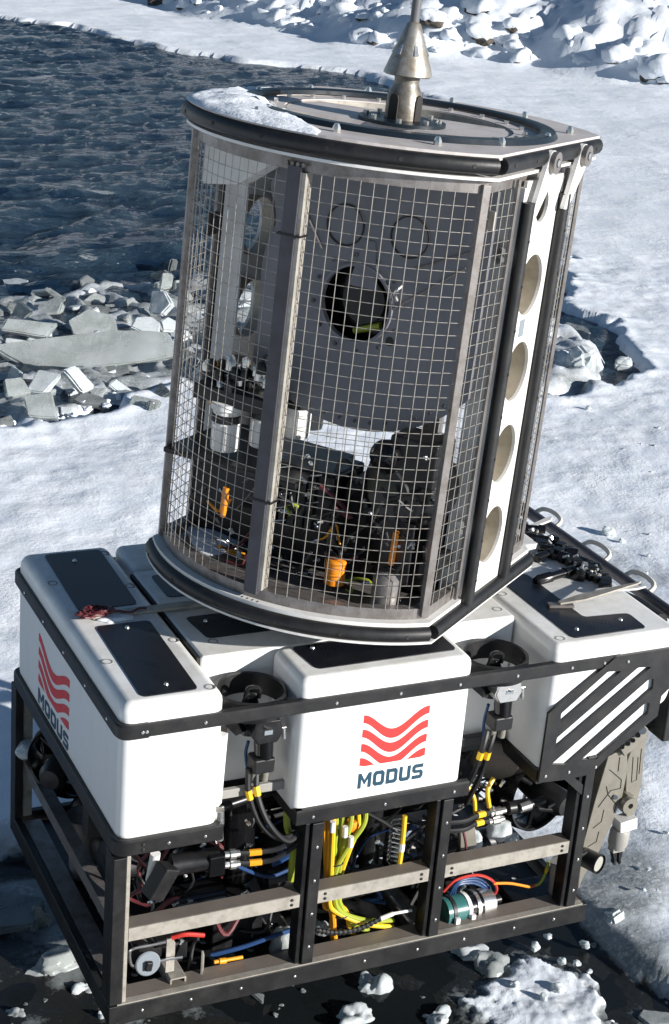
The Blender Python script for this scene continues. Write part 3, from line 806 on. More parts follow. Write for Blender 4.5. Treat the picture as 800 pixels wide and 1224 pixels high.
for x, y in ((0.47, 0.395), (1.60, 0.50), (1.60, 0.36)): dimple(x, y, fb_core, TOP - 0.006)
for x, y in ((1.70, 0.075), (1.69, 0.48)): dimple(x, y, fb_right, TOP - 0.006)
for x, y, par, z in ((0.20, 1.17, ip[0], TOP), (0.21, 0.56, ip[1], TOP), (0.20, 0.12, ip[1], TOP), (0.5, 0.55, ip[2], TOP - .006), (0.50, 0.86, ip[3], TOP - .006),
                     (1.80, 0.12, ip[5], TOP - .006), (2.01, 0.145, ip[5], TOP - .006), (0.78, 0.235, ip[4], TOP)):
    MB().lathe([(0.0, 0.0), (0.009, 0.0), (0.007, 0.005), (0.0, 0.006)], 12, Matrix.Translation((x, y, z + 0.0035))).build('screw', 'bright_steel', par)
# aluminium strap between the two halves of the stern block
MB().box(0.115, 1.0, 0.655, 0.70, TOP + 0.001, TOP + 0.012).build('strap_bar', 'aluminium', ROV, 0.002)
# seams
MB().box(0.376, 0.387, 0.30, 1.03, 1.0, TOP - 0.012).build('joint_strip', 'groove', ROV)

# ---- bumpers
def corner_path(pts, r, z, n=6):
    out = []
    for i, p in enumerate(pts):
        if i in (0, len(pts) - 1): out.append((p[0], p[1], z)); continue
        P, A, B = Vector(p), Vector(pts[i - 1]), Vector(pts[i + 1])
        s_, e_ = P + (A - P).normalized() * r, P + (B - P).normalized() * r
        for k in range(n + 1):
            t = k / n; q = s_ * (1 - t) ** 2 + P * 2 * t * (1 - t) + e_ * t * t; out.append((q.x, q.y, z))
    return out
def bumper(name, pts, z0, z1, r=0.055, th=0.032):
    h = z1 - z0; c = 0.006
    prof = [(0, c), (-c, 0), (-th + c, 0), (-th, c), (-th, h - c), (-th + c, h), (-c, h), (0, h - c)]
    return MB().sweep(corner_path(pts, r, z0), prof).build(name, 'black_plastic', ROV)
up_b = bumper('upper_bumper', [(0.55, W), (0, W), (0, 0), (0.105, 0)], UB0, UB1)
up_c = bumper('upper_bumper', [(0.1055, 0.003), (1.93, 0.003)], UB0 + .002, UB1 - .002, 0.05, 0.035)
lo_b = bumper('lower_bumper', [(0.40, W), (0, W), (0, 0), (0.385, 0)], LB0, LB1, 0.05)
lo_m = bumper('lower_bumper', [(0.655, 0.34), (0.655, 0.0), (1.342, 0.0)], LB0, LB1, 0.004)
lo_r = bumper('lower_bumper', [(1.40, 0.30), (1.635, 0.30), (1.635, 0.012)], LB0 - 0.01, LB1 - 0.01, 0.004)
bumper('upper_bumper', [(2.2, W), (0.56, W)], UB0, UB1)
def bolts(par, pts, axis, r=0.0062, mat='bright_steel', name='bolt_heads'):
    b = MB()
    for p in pts:
        p = Vector(p); a = Vector(axis)
        b.tube([p - a * 0.004, p + a * 0.0025, p + a * 0.0045], [r, r, r * 0.6], 8)
    o = b.build(name, mat, par); o['kind'] = 'stuff'; return o
bolts(up_b, [(0.082, 0, 1.146), (0.096, 0, 1.146), ], (0, -1, 0))
bolts(up_b, [(0.0, y, 1.146) for y in (0.12, 0.36, 0.62, 0.88, 1.14)], (-1, 0, 0))
bolts(up_c, [(x, 0.003, 1.146) for x in (0.30, 0.775, 1.02, 1.255, 1.49, 1.72, 1.86)], (0, -1, 0))
bolts(lo_b, [(x, 0, 0.708) for x in (0.19, 0.32)], (0, -1, 0))
bolts(lo_b, [(0.10, 0, z) for z in (0.700, 0.719)], (0, -1, 0), 0.006, 'groove')
bolts(lo_m, [(x, 0, 0.708) for x in (0.72, 1.0, 1.28)], (0, -1, 0))

# ---- frame
def bar(name, x0, x1, y0, y1, z0, z1, mat='black_plastic', bev=0.003):
    return MB().box(x0, x1, y0, y1, z0, z1).build(name, mat, ROV, bev, 1)
br = bar('bottom_rail', 0.0, L, 0.0, 0.03, 0.0, Z_RT)
bolts(br, [(x, 0, 0.042) for x in (0.12, 0.30, 0.49, 0.70, 0.98, 1.2, 1.4, 1.62, 1.80)], (0, -1, 0))
MB().box(0.03, L - 0.02, 0.0305, 0.10, Z_RT - 0.012, Z_RT + 0.004).build('rail_flange', 'brown_grey', br)
MB().box(0.03, L - 0.02, 0.002, 0.03, Z_RT + 0.0005, Z_RT + 0.005).build('rail_edge', 'aluminium', br)
bl = bar('bottom_rail', 0.0, 0.03, 0.031, W - 0.031, 0.0, Z_RT)
MB().box(0.0305, 0.10, 0.10, W - 0.10, Z_RT - 0.012, Z_RT + 0.004).build('rail_flange', 'weathered_steel', bl)
bar('bottom_rail', 0.0, L, W - 0.03, W, 0.0, Z_RT)
bar('bottom_rail', L - 0.03, L, 0.031, W - 0.031, 0.0, Z_RT)
POSTS = [(0.0, 0.045), (0.723, 0.768), (1.243, 1.285), (1.851, 1.892)]
for i, (a, b) in enumerate(POSTS):
    top = LB0 - 0.001
    if i == 3: top = 0.752
    z0 = Z_RT + 0.0055
    p = bar('upright', a, b, 0.0, 0.032, z0, top)
    if i: bar('upright', a - 0.022, a - 0.003, 0.012, 0.075, z0, LB0 - 0.004 if i != 3 else 0.69, 'black_metal')
    bolts(p, [((a + b) / 2, 0, z) for z in ((0.16, 0.30, 0.44, 0.58) if i else ())], (0, -1, 0))
bar('upright', 0.0, 0.032, 0.033, 0.09, Z_RT + 0.0005, LB0 - 0.001)
bar('angle_upright', 0.0465, 0.062, 0.006, 0.05, Z_RT + 0.0055, LB0 - 0.001, 'aluminium')
bar('upright', 0.0, 0.034, W - 0.07, W - 0.001, Z_RT + 0.0005, LB0 - 0.001, 'black_plastic')
bar('angle_upright', 0.035, 0.075, W - 0.06, W - 0.02, Z_RT + 0.0005, LB0 - 0.001, 'aluminium')
bar('upright', 1.86, 1.91, W - 0.05, W - 0.001, Z_RT + 0.0005, 0.72)
bar('upright', 0.95, 1.0, W - 0.05, W - 0.001, Z_RT + 0.0005, 0.70)
# aluminium middle rails (angle section: face and flat top)
for a, b in ((0.0635, 0.699), (0.769, 1.219), (1.286, 1.827)):
    m = MB().box(a, b, 0.008, 0.014, Z_MT - 0.052, Z_MT).build('middle_rail', 'aluminium', ROV)
    MB().box(a, b, 0.0142, 0.075, Z_MT - 0.006, Z_MT - 0.0005).build('rail_top', 'brown_grey', m)
    bolts(m, [(x, 0.008, z) for x in ((a + 0.03, b - 0.03) if a > 0.1 else (b - 0.03,)) for z in (Z_MT - 0.016, Z_MT - 0.036)], (0, -1, 0), 0.006, 'groove')
MB().box(0.036, 0.042, 0.10, W - 0.08, Z_MT - 0.09, Z_MT - .035).box(0.0425, 0.085, 0.10, W - 0.08, Z_MT - 0.041, Z_MT - 0.0355).build('middle_rail', 'weathered_steel', ROV)  # aluminium rail given darker steel, putting its shade into the colour
MB().box(0.05, 1.85, W - 0.06, W - 0.05, Z_MT - 0.055, Z_MT).build('middle_rail', 'aluminium', ROV)
# floor of the frame: dark perforated pans
for a, b in ((0.11, 0.70), (0.79, 1.22), (1.30, 1.90)):
    hs = [circle(a + 0.05 + i * 0.075, 0.20 + j * 0.10, 0.016, 8) for i in range(int((b - a - 0.06) / 0.075)) for j in range(10)]
    MB().prism([(a, 0.11), (b, 0.11), (b, W - 0.05), (a, W - 0.05)], ((0, 0, 0.03), (1, 0, 0), (0, 1, 0), (0, 0, 1)), 0.012, hs).build('floor_pan', 'black_metal', ROV, smooth=False)
for x in (0.70, 0.775, 1.225, 1.29): bar('floor_beam', x, x + 0.012, 0.031, W - 0.031, 0.005, 0.07, 'weathered_steel')

# ---- slotted side plate at the bow
def xz(px, py, y=-0.004): p = at(px, py, 1, y); return (p.x, p.z)
outer = [xz(*q) for q in ((738, 785), (656, 853), (644, 936), (676, 932), (700, 927), (716, 916), (728, 903), (786, 856), (791, 832), (800, 823))]
outer += [(2.33, 0.99), (2.36, 1.12), (2.30, 1.172)]
outer = [(p[0], p[1]) for p in outer]
SL = []
for q in (((670, 865), (671, 853), (727, 803), (743, 802)), ((664, 895), (666, 882), (763, 798), (779, 797)),
          ((659, 914), (776, 812), (782, 811), (781, 823), (678, 914)), ((695, 908), (771, 841), (777, 840), (775, 853), (713, 908))):
    SL.append(rpoly([xz(*p) for p in q], 0.006, 3))
pl = MB().prism(outer, ((0, -0.004, 0), (1, 0, 0), (0, 0, 1), (0, 1, 0)), 0.012, SL).build('slotted_plate', 'black_plastic', ROV, smooth=False)
bolts(pl, [(xz(*q)[0], -0.004, xz(*q)[1]) for q in ((652, 928), (680, 923), (712, 917), (751, 791))], (0, -1, 0))
g = [xz(*q) for q in ((674, 931), (686, 929), (704, 944), (704, 958))]
MB().prism(g, ((0, 0.006, 0), (1, 0, 0), (0, 0, 1), (0, 1, 0)), 0.012).build('gusset', 'black_plastic', ROV)

# ---- printed logo: four waving stripes and the word
def logo(par, origin, u, v, w, width, stripe_h, text_h, gap):
    N = 40; b = MB(); o = Vector(origin); u, v, w = Vector(u), Vector(v), Vector(w)
    wave = lambda t: -0.34 * (0.5 - 0.5 * math.cos(2 * math.pi * (t ** 0.92)))
    pitch, thick = 0.275, 0.15
    for i in range(4):
        V = []; F = []
        for k in range(N + 1):
            t = k / N; top = 1.0 + wave(t) - i * pitch
            lo = top - thick * (1 + 0.25 * math.sin(math.pi * t))
            top, lo = max(top, 0.0), max(lo, 0.0)
            for hh in (top, lo): V.append(o + u * (t * width) + v * (hh * stripe_h) + w * 0.0012)
        for k in range(N): F.append((2 * k, 2 * k + 1, 2 * k + 3, 2 * k + 2))
        b.add(V, [f for f in F if (V[f[0]] - V[f[1]]).length + (V[f[3]] - V[f[2]]).length > 1e-5])
    lg = b.build('logo_stripes', 'red_print', par, smooth=False)
    # lettering from straight strokes with cut corners
    s = 0.245                                         # stroke, of letter height
    def strokes(ch):
        if ch == 'M': return [[(0, 0), (s, 0), (s, .62), (.5, .2), (1.0 - s, .62), (1.0 - s, 0), (1, 0), (1, 1), (1 - s * .9, 1), (.5, .52), (s * .9, 1), (0, 1)]], []
        c = .16
        R = lambda x0, x1, y0, y1, k: [(x0 + k, y0), (x1 - k, y0), (x1, y0 + k), (x1, y1 - k), (x1 - k, y1), (x0 + k, y1), (x0, y1 - k), (x0, y0 + k)]
        if ch == 'O': return [R(0, .86, 0, 1, c)], [R(s, .86 - s, s, 1 - s, .05)]
        if ch == 'D': return [[(0, 0), (.86 - c, 0), (.86, c), (.86, 1 - c), (.86 - c, 1), (0, 1)]], [[(s, s), (.86 - s - .05, s), (.86 - s, s + .05), (.86 - s, 1 - s - .05), (.86 - s - .05, 1 - s), (s, 1 - s)]]
        if ch == 'U': return [[(0, 1), (0, c), (c, 0), (.86 - c, 0), (.86, c), (.86, 1), (.86 - s, 1), (.86 - s, s + .05), (.86 - s - .05, s), (s + .05, s), (s, s + .05), (s, 1)]], []
        return [[(0, 0), (.84 - c, 0), (.84, c), (.84, .6 - c + .02), (.84 - c, .6), (s, .6), (s, 1 - s), (.80, 1 - s), (.84, 1), (c, 1), (0, 1 - c), (0, .40 + c), (c, .40), (.84 - s, .40), (.84 - s, s), (.02, s)]], []
    adv = {'M': 1.14, 'O': 1.0, 'D': 1.0, 'U': 1.0, 'S': .84}; tot = sum(adv.values())
    x = 0.0
    for ch in 'MODUS':
        outs, hs = strokes(ch)
        sx = width / tot; k = lambda P: [((x + p[0]) * sx, p[1] * text_h) for p in P]
        MB().prism(k(outs[0]), (o - v * (gap + text_h), u, v, w), 0.0012, [k(h) for h in hs]).build('letter', 'slate_print', par, smooth=False)
        x += adv[ch]
logo(fb_mid, (0.893, 0.018, 0.868), (1, 0, 0), (0, 0, 1), (0, -1, 0), 0.258, 0.205, 0.060, 0.028)
logo(fb_left, (0.018, 1.0, 0.838), (0, -1, 0), (0, 0, 1), (-1, 0, 0), 0.40, 0.205, 0.062, 0.022)

# ---- vertical thrusters in the two side recesses
def vertical_thruster(x, y):
    r = bpy.data.objects.new('vertical_thruster', None); COL.objects.link(r); r.parent = ROV; r.location = (x, y, 0.974)
    MB().lathe([(0.108, 0.12), (0.112, 0.19), (0.117, 0.196), (0.124, 0.19), (0.127, 0.15), (0.120, 0.118), (0.108, 0.118)], 40, closed=True).build('duct', 'black_plastic', r)
    MB().lathe([(0.0, 0.17), (0.018, 0.165), (0.03, 0.14), (0.03, 0.02), (0.0, 0.02)], 16).build('hub', 'gloss_black', r)
    b = MB()
    for k in range(4):
        a = k * math.pi / 2 + 0.5
        c_, s_ = math.cos(a), math.sin(a)
        b.add([(0.03 * c_ - 0.02 * s_, 0.03 * s_ + 0.02 * c_, 0.05), (0.03 * c_ + 0.02 * s_, 0.03 * s_ - 0.02 * c_, 0.09), (0.105 * c_ + 0.03 * s_, 0.105 * s_ - 0.03 * c_, 0.085), (0.105 * c_ - 0.03 * s_, 0.105 * s_ + 0.03 * c_, 0.06)], [(0, 1, 2, 3), (3, 2, 1, 0)])
    b.build('propeller', 'black_metal', r)
    hb = MB().tube(smooth_path([(0.03, 0.0, 0.15), (0.03, 0.0, 0.185), (-0.01, 0.0, 0.192), (-0.02, 0.0, 0.15)]), 0.008, 8); hb.build('guard_loop', 'black_metal', r)
    return r
vertical_thruster(0.520, 0.152); vertical_thruster(1.480, 0.152)

# ---- plug stacks with their cables, hanging in the recesses
def cable(path, r, mat, bands=(), name='cable', par=None, n=8, k=7):
    P = smooth_path(path, k)
    o = MB().tube(P, r, n).build(name, mat, par or ROV)
    for t, ln, m in bands:
        i = int(t * (len(P) - 2)); a, b_ = P[i], P[i + 1]; d = (b_ - a).normalized()
        MB().tube([a - d * ln / 2, a + d * ln / 2], r * 1.18, n).build('tape_band' if par is None else 'tape', m, o if par is None else ROV)
    return o
def plug(px, py, steel=False):
    c = at(px, py, 1, 0.10)
    r = bpy.data.objects.new('plug_stack', None); COL.objects.link(r); r.parent = ROV; r.location = c; r.scale = (1.25, 1.25, 1.05)
    MB().prism([(-.036, .05), (.036, .05), (.046, .0), (.03, -.035), (-.03, -.035), (-.046, .0)], ((0, -0.03, 0), (1, 0, 0), (0, 0, 1), (0, 1, 0)), 0.06).build('plug_head', 'bright_steel' if steel else 'black_metal', r, 0.006)
    MB().cyl((0, 0, -0.03), (0.004, 0, -0.10), 0.028, 0.026, 14).build('plug_body', 'gloss_black', r)
    MB().box(-.034, .030, -.026, .03, -.150, -.095).build('plug_clamp', 'black_plastic', r, 0.008)
    MB().cyl((0.048, -0.02, 0.01), (0.052, -0.02, -0.03), 0.006).cyl((0.03, -0.02, 0.012), (0.055, -0.02, 0.012), 0.005).build('pull_pin', 'bright_steel', r)
    MB().box(-.012, .012, -.0315, -.030, 0.0, .016).build('label_tag', 'label_grey', r)
    MB().cyl((-0.02, 0, -0.15), (-0.024, 0, -0.19), 0.011).cyl((0.012, 0, -0.15), (0.01, 0, -0.19), 0.011).build('gland', 'beige_metal', r)
plug(316, 872); plug(603, 824, True)
A = lambda px, py, y: at(px, py, 1, y)
BK = ((0.22, 0.045, 'yellow'), (0.55, 0.02, 'maroon'))
cable([A(297, 918, .10), A(298, 950, .08), A(312, 985, .06), A(335, 1002, .05), A(362, 992, .07)], 0.0105, 'rubber', ((0.28, 0.035, 'yellow'),))
cable([A(307, 918, .10), A(308, 950, .07), A(322, 985, .04), A(345, 1005, .04), A(366, 985, .07)], 0.0105, 'rubber', ((0.25, 0.035, 'yellow'),))
cable([A(583, 872, .10), A(577, 895, .08), A(566, 925, .09), A(552, 950, .12)], 0.0105, 'rubber', ((0.45, 0.03, 'yellow'),))
cable([A(592, 872, .10), A(585, 895, .08), A(575, 925, .09), A(558, 960, .12)], 0.0105, 'rubber', ((0.45, 0.03, 'yellow'),))
cable([A(584, 842, .14), A(579, 862, .16), A(578, 885, .17)], 0.006, 'blue')
cable([A(297, 886, .14), A(294, 900, .15), A(296, 920, .15)], 0.006, 'blue')
# inner brackets behind the plugs
MB().prism([(0.40, 1.09), (0.47, 1.09), (0.47, 0.86), (0.40, 0.80)], ((0, 0.22, 0), (1, 0, 0), (0, 0, 1), (0, 1, 0)), 0.01).build('bracket', 'brown_grey', ROV)
bar('cross_bar', 0.386, 0.66, 0.10, 0.12, 0.775, 0.81, 'grey_pvc'); bar('cross_bar', 1.345, 1.63, 0.24, 0.27, 0.73, 0.77, 'black_metal')
MB().cyl((0.40, 0.16, 0.70), (0.64, 0.20, 0.715), 0.02).build('hydraulic_cylinder', 'black_metal', ROV)
MB().cyl((0.376, 0.06, 0.79), (0.384, 0.06, 1.06), 0.022, 0.022, 4).build('spacer', 'white_plastic', ROV)

# ---- horizontal thrusters: ring nozzle, motor pod and stays
def nozzle(loc, yaw, r=0.17, big=True):
    root = bpy.data.objects.new('horizontal_thruster', None); COL.objects.link(root); root.parent = ROV
    root.location = loc; root.rotation_euler = (rad(90), 0, yaw)
    MB().lathe([(r * 0.86, -0.055), (r * 0.80, 0.0), (r * 0.88, 0.06), (r * 0.93, 0.064), (r * 1.0, 0.0), (r * 0.95, -0.06)], 44, closed=True).build('nozzle', 'gloss_black', root)
    MB().lathe([(0.0, -0.10), (0.03, -0.09), (0.045, -0.03), (0.055, 0.02), (0.055, 0.16), (0.04, 0.19), (0.0, 0.195)], 20).build('motor_pod', 'black_plastic', root)
    b = MB()
    for k in range(3):
        a = 2.09 * k + 0.4; b.cyl((0.04 * math.cos(a), 0.04 * math.sin(a), 0.03), (r * .9 * math.cos(a), r * .9 * math.sin(a), 0.03), 0.010)
    b.build('stay', 'black_metal', root)
    b = MB()
    for k in range(4):
        a = k * math.pi / 2; c_, s_ = math.cos(a), math.sin(a); R2 = r * 0.78
        b.add([(0.035 * c_ - 0.02 * s_, 0.035 * s_ + 0.02 * c_, -0.05), (0.035 * c_ + 0.02 * s_, 0.035 * s_ - 0.02 * c_, -0.01), (R2 * c_ + 0.04 * s_, R2 * s_ - 0.04 * c_, -0.02), (R2 * c_ - 0.04 * s_, R2 * s_ + 0.04 * c_, -0.045)], [(0, 1, 2, 3)])
    b.build('propeller', 'black_metal', root)
    return root
nz = A(636, 938, 0.33)
nozzle((nz.x, nz.y, nz.z), rad(14), 0.185)
cn = A(592, 912, 0.30)
MB().lathe([(0.0, -0.02), (0.085, -0.02), (0.105, 0.02), (0.085, 0.12), (0.03, 0.20), (0.0, 0.205)], 28, Matrix.Translation(cn) @ Matrix.Rotation(rad(-60), 4, 'X') @ Matrix.Rotation(rad(25), 4, 'Y')).build('thruster_cone', 'brown_grey', ROV)
nozzle((0.16, 1.05, 0.46), rad(-40), 0.16); nozzle((0.30, 0.42, 0.50), rad(140), 0.14)
MB().cyl(A(655, 965, .16), A(672, 955, .16), 0.008).cyl(A(620, 965, .2), A(668, 968, .16), 0.012).build('thruster_strut', 'black_metal', ROV)

# ---- hydraulic connectors reaching across the bays
def connector(a, b, r=0.013):
    a, b = Vector(a), Vector(b); d = (b - a).normalized()
    o = MB().tube([a, a + d * 0.02, a + d * 0.02, b - d * 0.015, b - d * 0.015, b], [r, r, r * 1.45, r * 1.45, r * 1.05, r * 1.05], 10).build('hose_fitting', 'bright_steel', ROV)
for px, py, ex, ey in ((268, 1022, 352, 1008), (268, 1034, 348, 1020)):
    connector(A(px, py, .10), A(px + 18, py - 2, .10))
    cable([A(px + 16, py - 2, .10), A(px + 45, py - 4, .09), A(ex - 15, ey + 4, .08), A(ex + 14, ey - 16, .07)], 0.0105, 'rubber', ((0.28, 0.045, 'amber'),))
for px, py, ex, ey in ((604, 968, 552, 982), (602, 978, 552, 992)):
    connector(A(px, py, .13), A(px - 18, py + 4, .13))
    cable([A(px - 16, py + 3, .13), A(px - 34, py + 7, .12), A(ex, ey, .10), A(ex - 40, ey + 2, .12)], 0.0105, 'rubber', ((0.25, 0.035, 'yellow'),))
MB().cyl(A(606, 966, .14), A(632, 962, .15), 0.026).cyl(A(632, 962, .15), A(650, 956, .16), 0.016).build('thruster_connector', 'black_metal', ROV)
MB().cyl(A(622, 966, .12), A(634, 962, .12), 0.018).build('connector_collar', 'bright_steel', ROV)
o = MB().cyl(A(205, 1034, .14), A(262, 1026, .12), 0.040, 0.034).build('valve_pack', 'black_metal', ROV)
MB().box(-.03, .03, -.035, .035, -.04, .04, Matrix.Translation(A(256, 1030, .12))).build('valve_block', 'gloss_black', ROV, 0.005)
MB().box(-.035, .035, -.03, .03, -.065, .065, Matrix.Translation(A(192, 1053, .10)) @ Matrix.Rotation(rad(28), 4, 'Y') @ Matrix.Rotation(rad(20), 4, 'Z')).build('camera_housing', 'black_plastic', ROV, 0.006)
MB().cyl(A(186, 1020, .14), A(180, 1052, .16), 0.018).build('tilt_arm', 'white_plastic', ROV)
MB().cyl(A(262, 984, .05), A(262, 1003, .05), 0.014, 0.016).cyl(A(262, 968, .05), A(262, 984, .05), 0.018).build('drain_valve', 'bright_steel', ROV)
cable([A(345, 1040, .2), A(320, 1048, .18), A(290, 1038, .16), A(275, 1030, .14)], 0.007, 'blue')
# stern canister seen over the left rail
cc = at(100, 1008, 0, 0.16)
MB().lathe([(0.0, -0.14), (0.05, -0.14), (0.055, -0.08), (0.055, 0.10), (0.065, 0.105), (0.072, 0.11), (0.072, 0.128), (0.05, 0.13), (0.0, 0.132)], 24, Matrix.Translation(cc)).build('hydraulic_canister', 'weathered_steel', ROV)
for dz, m in ((-0.16, 'blue'), (-0.185, 'maroon'), (-0.21, 'blue'), (-0.24, 'red')):
    MB().lathe([(0.0, 0.0), (0.05, 0.0), (0.052, 0.012), (0.05, 0.024), (0.0, 0.024)], 20, Matrix.Translation(cc + Vector((-0.02, 0.04, dz)))).build('hose_reel_band', m, ROV)
# ---- yellow and green umbilical bundle in the middle bay
rb = random.Random(5)
for i, (m, top, mid, low) in enumerate((('lime', (436, 978), (402, 1040), (470, 1100)), ('amber', (394, 975), (392, 1040), (404, 1132)), ('lime', (402, 975), (399, 1045), (462, 1106)),
                                        ('lime', (410, 974), (404, 1042), (455, 1100)), ('yellow', (399, 975), (396, 1046), (470, 1108)), ('lime', (420, 976), (406, 1038), (440, 1112)), ('amber', (388, 976), (390, 1050), (402, 1140)),
                                        ('yellow', (428, 985), (408, 1046), (425, 1120)))):
    y = 0.10 + 0.012 * (i % 4)
    cable([A(top[0], top[1] - 20, y + .05), A(top[0], top[1] + 5, y), A(top[0] * .5 + mid[0] * .5, top[1] * .5 + mid[1] * .5, y), A(mid[0], mid[1], y), A(mid[0] - 2, mid[1] + 32, y),
           A(mid[0] + 6, 1090, y), A((mid[0] + low[0]) / 2 + 2, (1092 + low[1]) / 2 + 4, y), A(low[0], low[1], y + .02)], 0.0095, m)
for py in (1030, 1048, 1092):
    c = A(400 if py < 1060 else 407, py, 0.118)
    MB().lathe([(0.030, -0.003), (0.033, 0.0), (0.030, 0.003), (0.028, 0.0)], 18, Matrix.Translation(c), closed=True).build('cable_tie', 'rubber', ROV)
for px, py in ((398, 982), (413, 988), (420, 1000)): MB().cyl(A(px, py, .085), A(px - 1, py + 12, .085), 0.0105).build('cable_marker', 'white_plastic', ROV)
MB().lathe([(0, -.02), (.022, -.02), (.026, 0), (.02, .02), (0, .022)], 14, Matrix.Translation(A(421, 986, .13))).build('orange_cap', 'orange', ROV)
P = smooth_path([A(378, 1112, .07), A(402, 1115, .06), A(430, 1110, .06), A(455, 1098, .07)], 20)
MB().tube(P, [0.0115 if (i // 2) % 2 else 0.0085 for i in range(len(P))], 8).build('corrugated_hose', 'rubber', ROV)
MB().cyl(A(455, 1098, .07), A(470, 1092, .07), 0.009).cyl(A(470, 1092, .07), A(492, 1088, .07), 0.006).build('hose_end', 'white_plastic', ROV)
cable([A(484, 975, .10), A(482, 1000, .09), A(478, 1030, .08), A(474, 1052, .09)], 0.0095, 'yellow', ((0.5, 0.03, 'white_plastic'),))
Pc = [A(474, 1008, .13) + Vector((0.030 * math.cos(k * .9), 0.030 * math.sin(k * .9), 0.09 - 0.0028 * k)) for k in range(64)]
MB().tube(Pc, 0.0035, 6).build('coil_spring', 'bright_steel', ROV)
b = MB()
for k in range(8): b.cyl(A(520, 985 + k * 9, .12), A(527, 984 + k * 9, .12), 0.005)
b.build('terminal_studs', 'bright_steel', ROV)['kind'] = 'stuff'
cable([A(345, 950, .12), A(343, 985, .10), A(350, 1010, .09), A(348, 1052, .12)], 0.0125, 'lime')
cable([A(252, 1142, .15), A(290, 1132, .13), A(330, 1118, .12), A(360, 1108, .16)], 0.009, 'blue')
cable([A(160, 1128, .4), A(230, 1136, .35), A(330, 1108, .34), A(362, 1098, .3)], 0.016, 'rubber')
# ---- lower left bay: handwheel, pipes, brackets
c = A(177, 1152, 0.06)
hw = MB().lathe([(0.0, -0.004), (0.042, -0.004), (0.046, 0.0), (0.042, 0.004), (0.0, 0.004)], 28, Matrix.Translation(c) @ Matrix.Rotation(rad(80), 4, 'X')).build('hand_wheel', 'label_grey', ROV)
MB().box(-.012, .012, -.02, -.004, -.02, .016, Matrix.Translation(c) @ Matrix.Rotation(rad(10), 4, 'Y')).build('wheel_knob', 'rubber', hw, 0.004)
for pts in (((164, 1155), (157, 1153), (155, 1140), (160, 1134), (180, 1130), (198, 1126)), ((189, 1149), (205, 1146), (218, 1144))):
    MB().tube(smooth_path([A(x, y, .07) for x, y in pts], 5), 0.0052, 8).build('steel_pipe', 'bright_steel', ROV)
MB().prism([(-.016, -.07), (.016, -.07), (.016, .05), (.004, .075), (-.016, .075)], (A(204, 1142, .08), (1, 0, 0), (0, 0, 1), (0, 1, 0)), 0.006).build('bracket', 'aluminium', ROV)
s0 = A(213, 1176, .05)
MB().prism(rrect(-.03, .03, -.026, .026, .003, 1), (s0, (1, 0, 0), (0, 0, 1), (0, 1, 0)), 0.12, [rrect(-.024, .024, -.020, .020, .003, 1)]).build('square_tube', 'aluminium', ROV, smooth=False)
MB().prism([(0, -.07), (.03, -.07), (.036, .04), (.0, .085)], (A(240, 1160, .07), (0.5, 0.86, 0), (0, 0, 1), (0.86, -0.5, 0)), 0.006).build('bracket', 'aluminium', ROV)
cable([A(205, 1121, .07), A(222, 1117, .06), A(244, 1118, .06)], 0.0085, 'red')
MB().cyl(A(256, 1150, .1), A(290, 1144, .1), 0.007).cyl(A(262, 1149, .1), A(270, 1148, .1), 0.011).build('brass_fitting', 'amber', ROV)
for px in (392, 452): MB().prism([(0, 0), (.045, 0), (.006, .075), (0, .075)], (A(px, 1160 - (px - 392) * .2, .045), (-0.6, 0.8, 0), (0, 0, 1), (0.8, 0.6, 0)), 0.006).build('gusset', 'aluminium', ROV)
# ---- right bay: clamped canister, red and blue leads, battery box
c0, c1 = A(528, 1090, .11), A(572, 1080, .13)
d = (c1 - c0).normalized()
cn_ = MB().cyl(c0, c1, 0.056, 0.056, 28).build('sensor_canister', 'gloss_black', ROV)
MB().cyl(c0 - d * .004, c0.lerp(c1, .62), 0.058, 0.058, 28).build('canister_label', 'teal', cn_)
MB().cyl(c1 - d * 0.01, c1 + d * 0.05, 0.058, 0.054, 28).build('canister_end_cap', 'bright_steel', cn_)
for t, m in ((0.15, 'rubber'), (0.55, 'white_plastic'), (0.80, 'bright_steel')):
    q = c0.lerp(c1, t); MB().tube([q - d * 0.008, q + d * 0.008], 0.0615, 28).build('clamp_band', m, cn_)
for t in (0.2, 0.62): 
    q = c0.lerp(c1, t) + Vector((0.0, -0.068, -0.02)); MB().box(-.01, .01, -.008, .008, -.045, .03, Matrix.Translation(q)).build('clamp_block', 'white_plastic', cn_, 0.003)
MB().cyl(c1 + d * 0.05, c1 + d * 0.10, 0.02).build('canister_plug', 'black_metal', cn_)
cable([A(530, 1066, .10), A(545, 1052, .10), A(570, 1046, .11), A(588, 1052, .12), A(594, 1064, .12), A(585, 1075, .13)], 0.0055, 'red')
cable([A(590, 1056, .12), A(610, 1056, .12), A(632, 1060, .12)], 0.0055, 'orange')
for k in range(3):
    cable([A(537 + k * 3, 1070, .14), A(548, 1054 + k * 2, .13), A(572 - k * 2, 1050 + k * 3, .14), A(586 - k * 2, 1062 + k * 2, .15), A(578, 1080 + k, .15)], 0.005, 'blue')
cable([A(632, 1060, .12), A(645, 1056, .12), A(652, 1044, .12), A(656, 1030, .12)], 0.006, 'lime', ((0.1, .02, 'red'), (0.8, .02, 'yellow')))
MB().box(-.13, .12, -.06, .10, -.02, .05, Matrix.Translation(A(640, 1078, .14))).build('battery_box', 'gloss_black', ROV, 0.012)
MB().cyl(A(668, 1075, .10), A(672, 1030, .10), 0.045, 0.045, 20).build('sonar_head', 'grey_pvc', ROV)
cable([A(553, 990, .11), A(557, 1010, .10), A(556, 1035, .1)], 0.005, 'maroon')
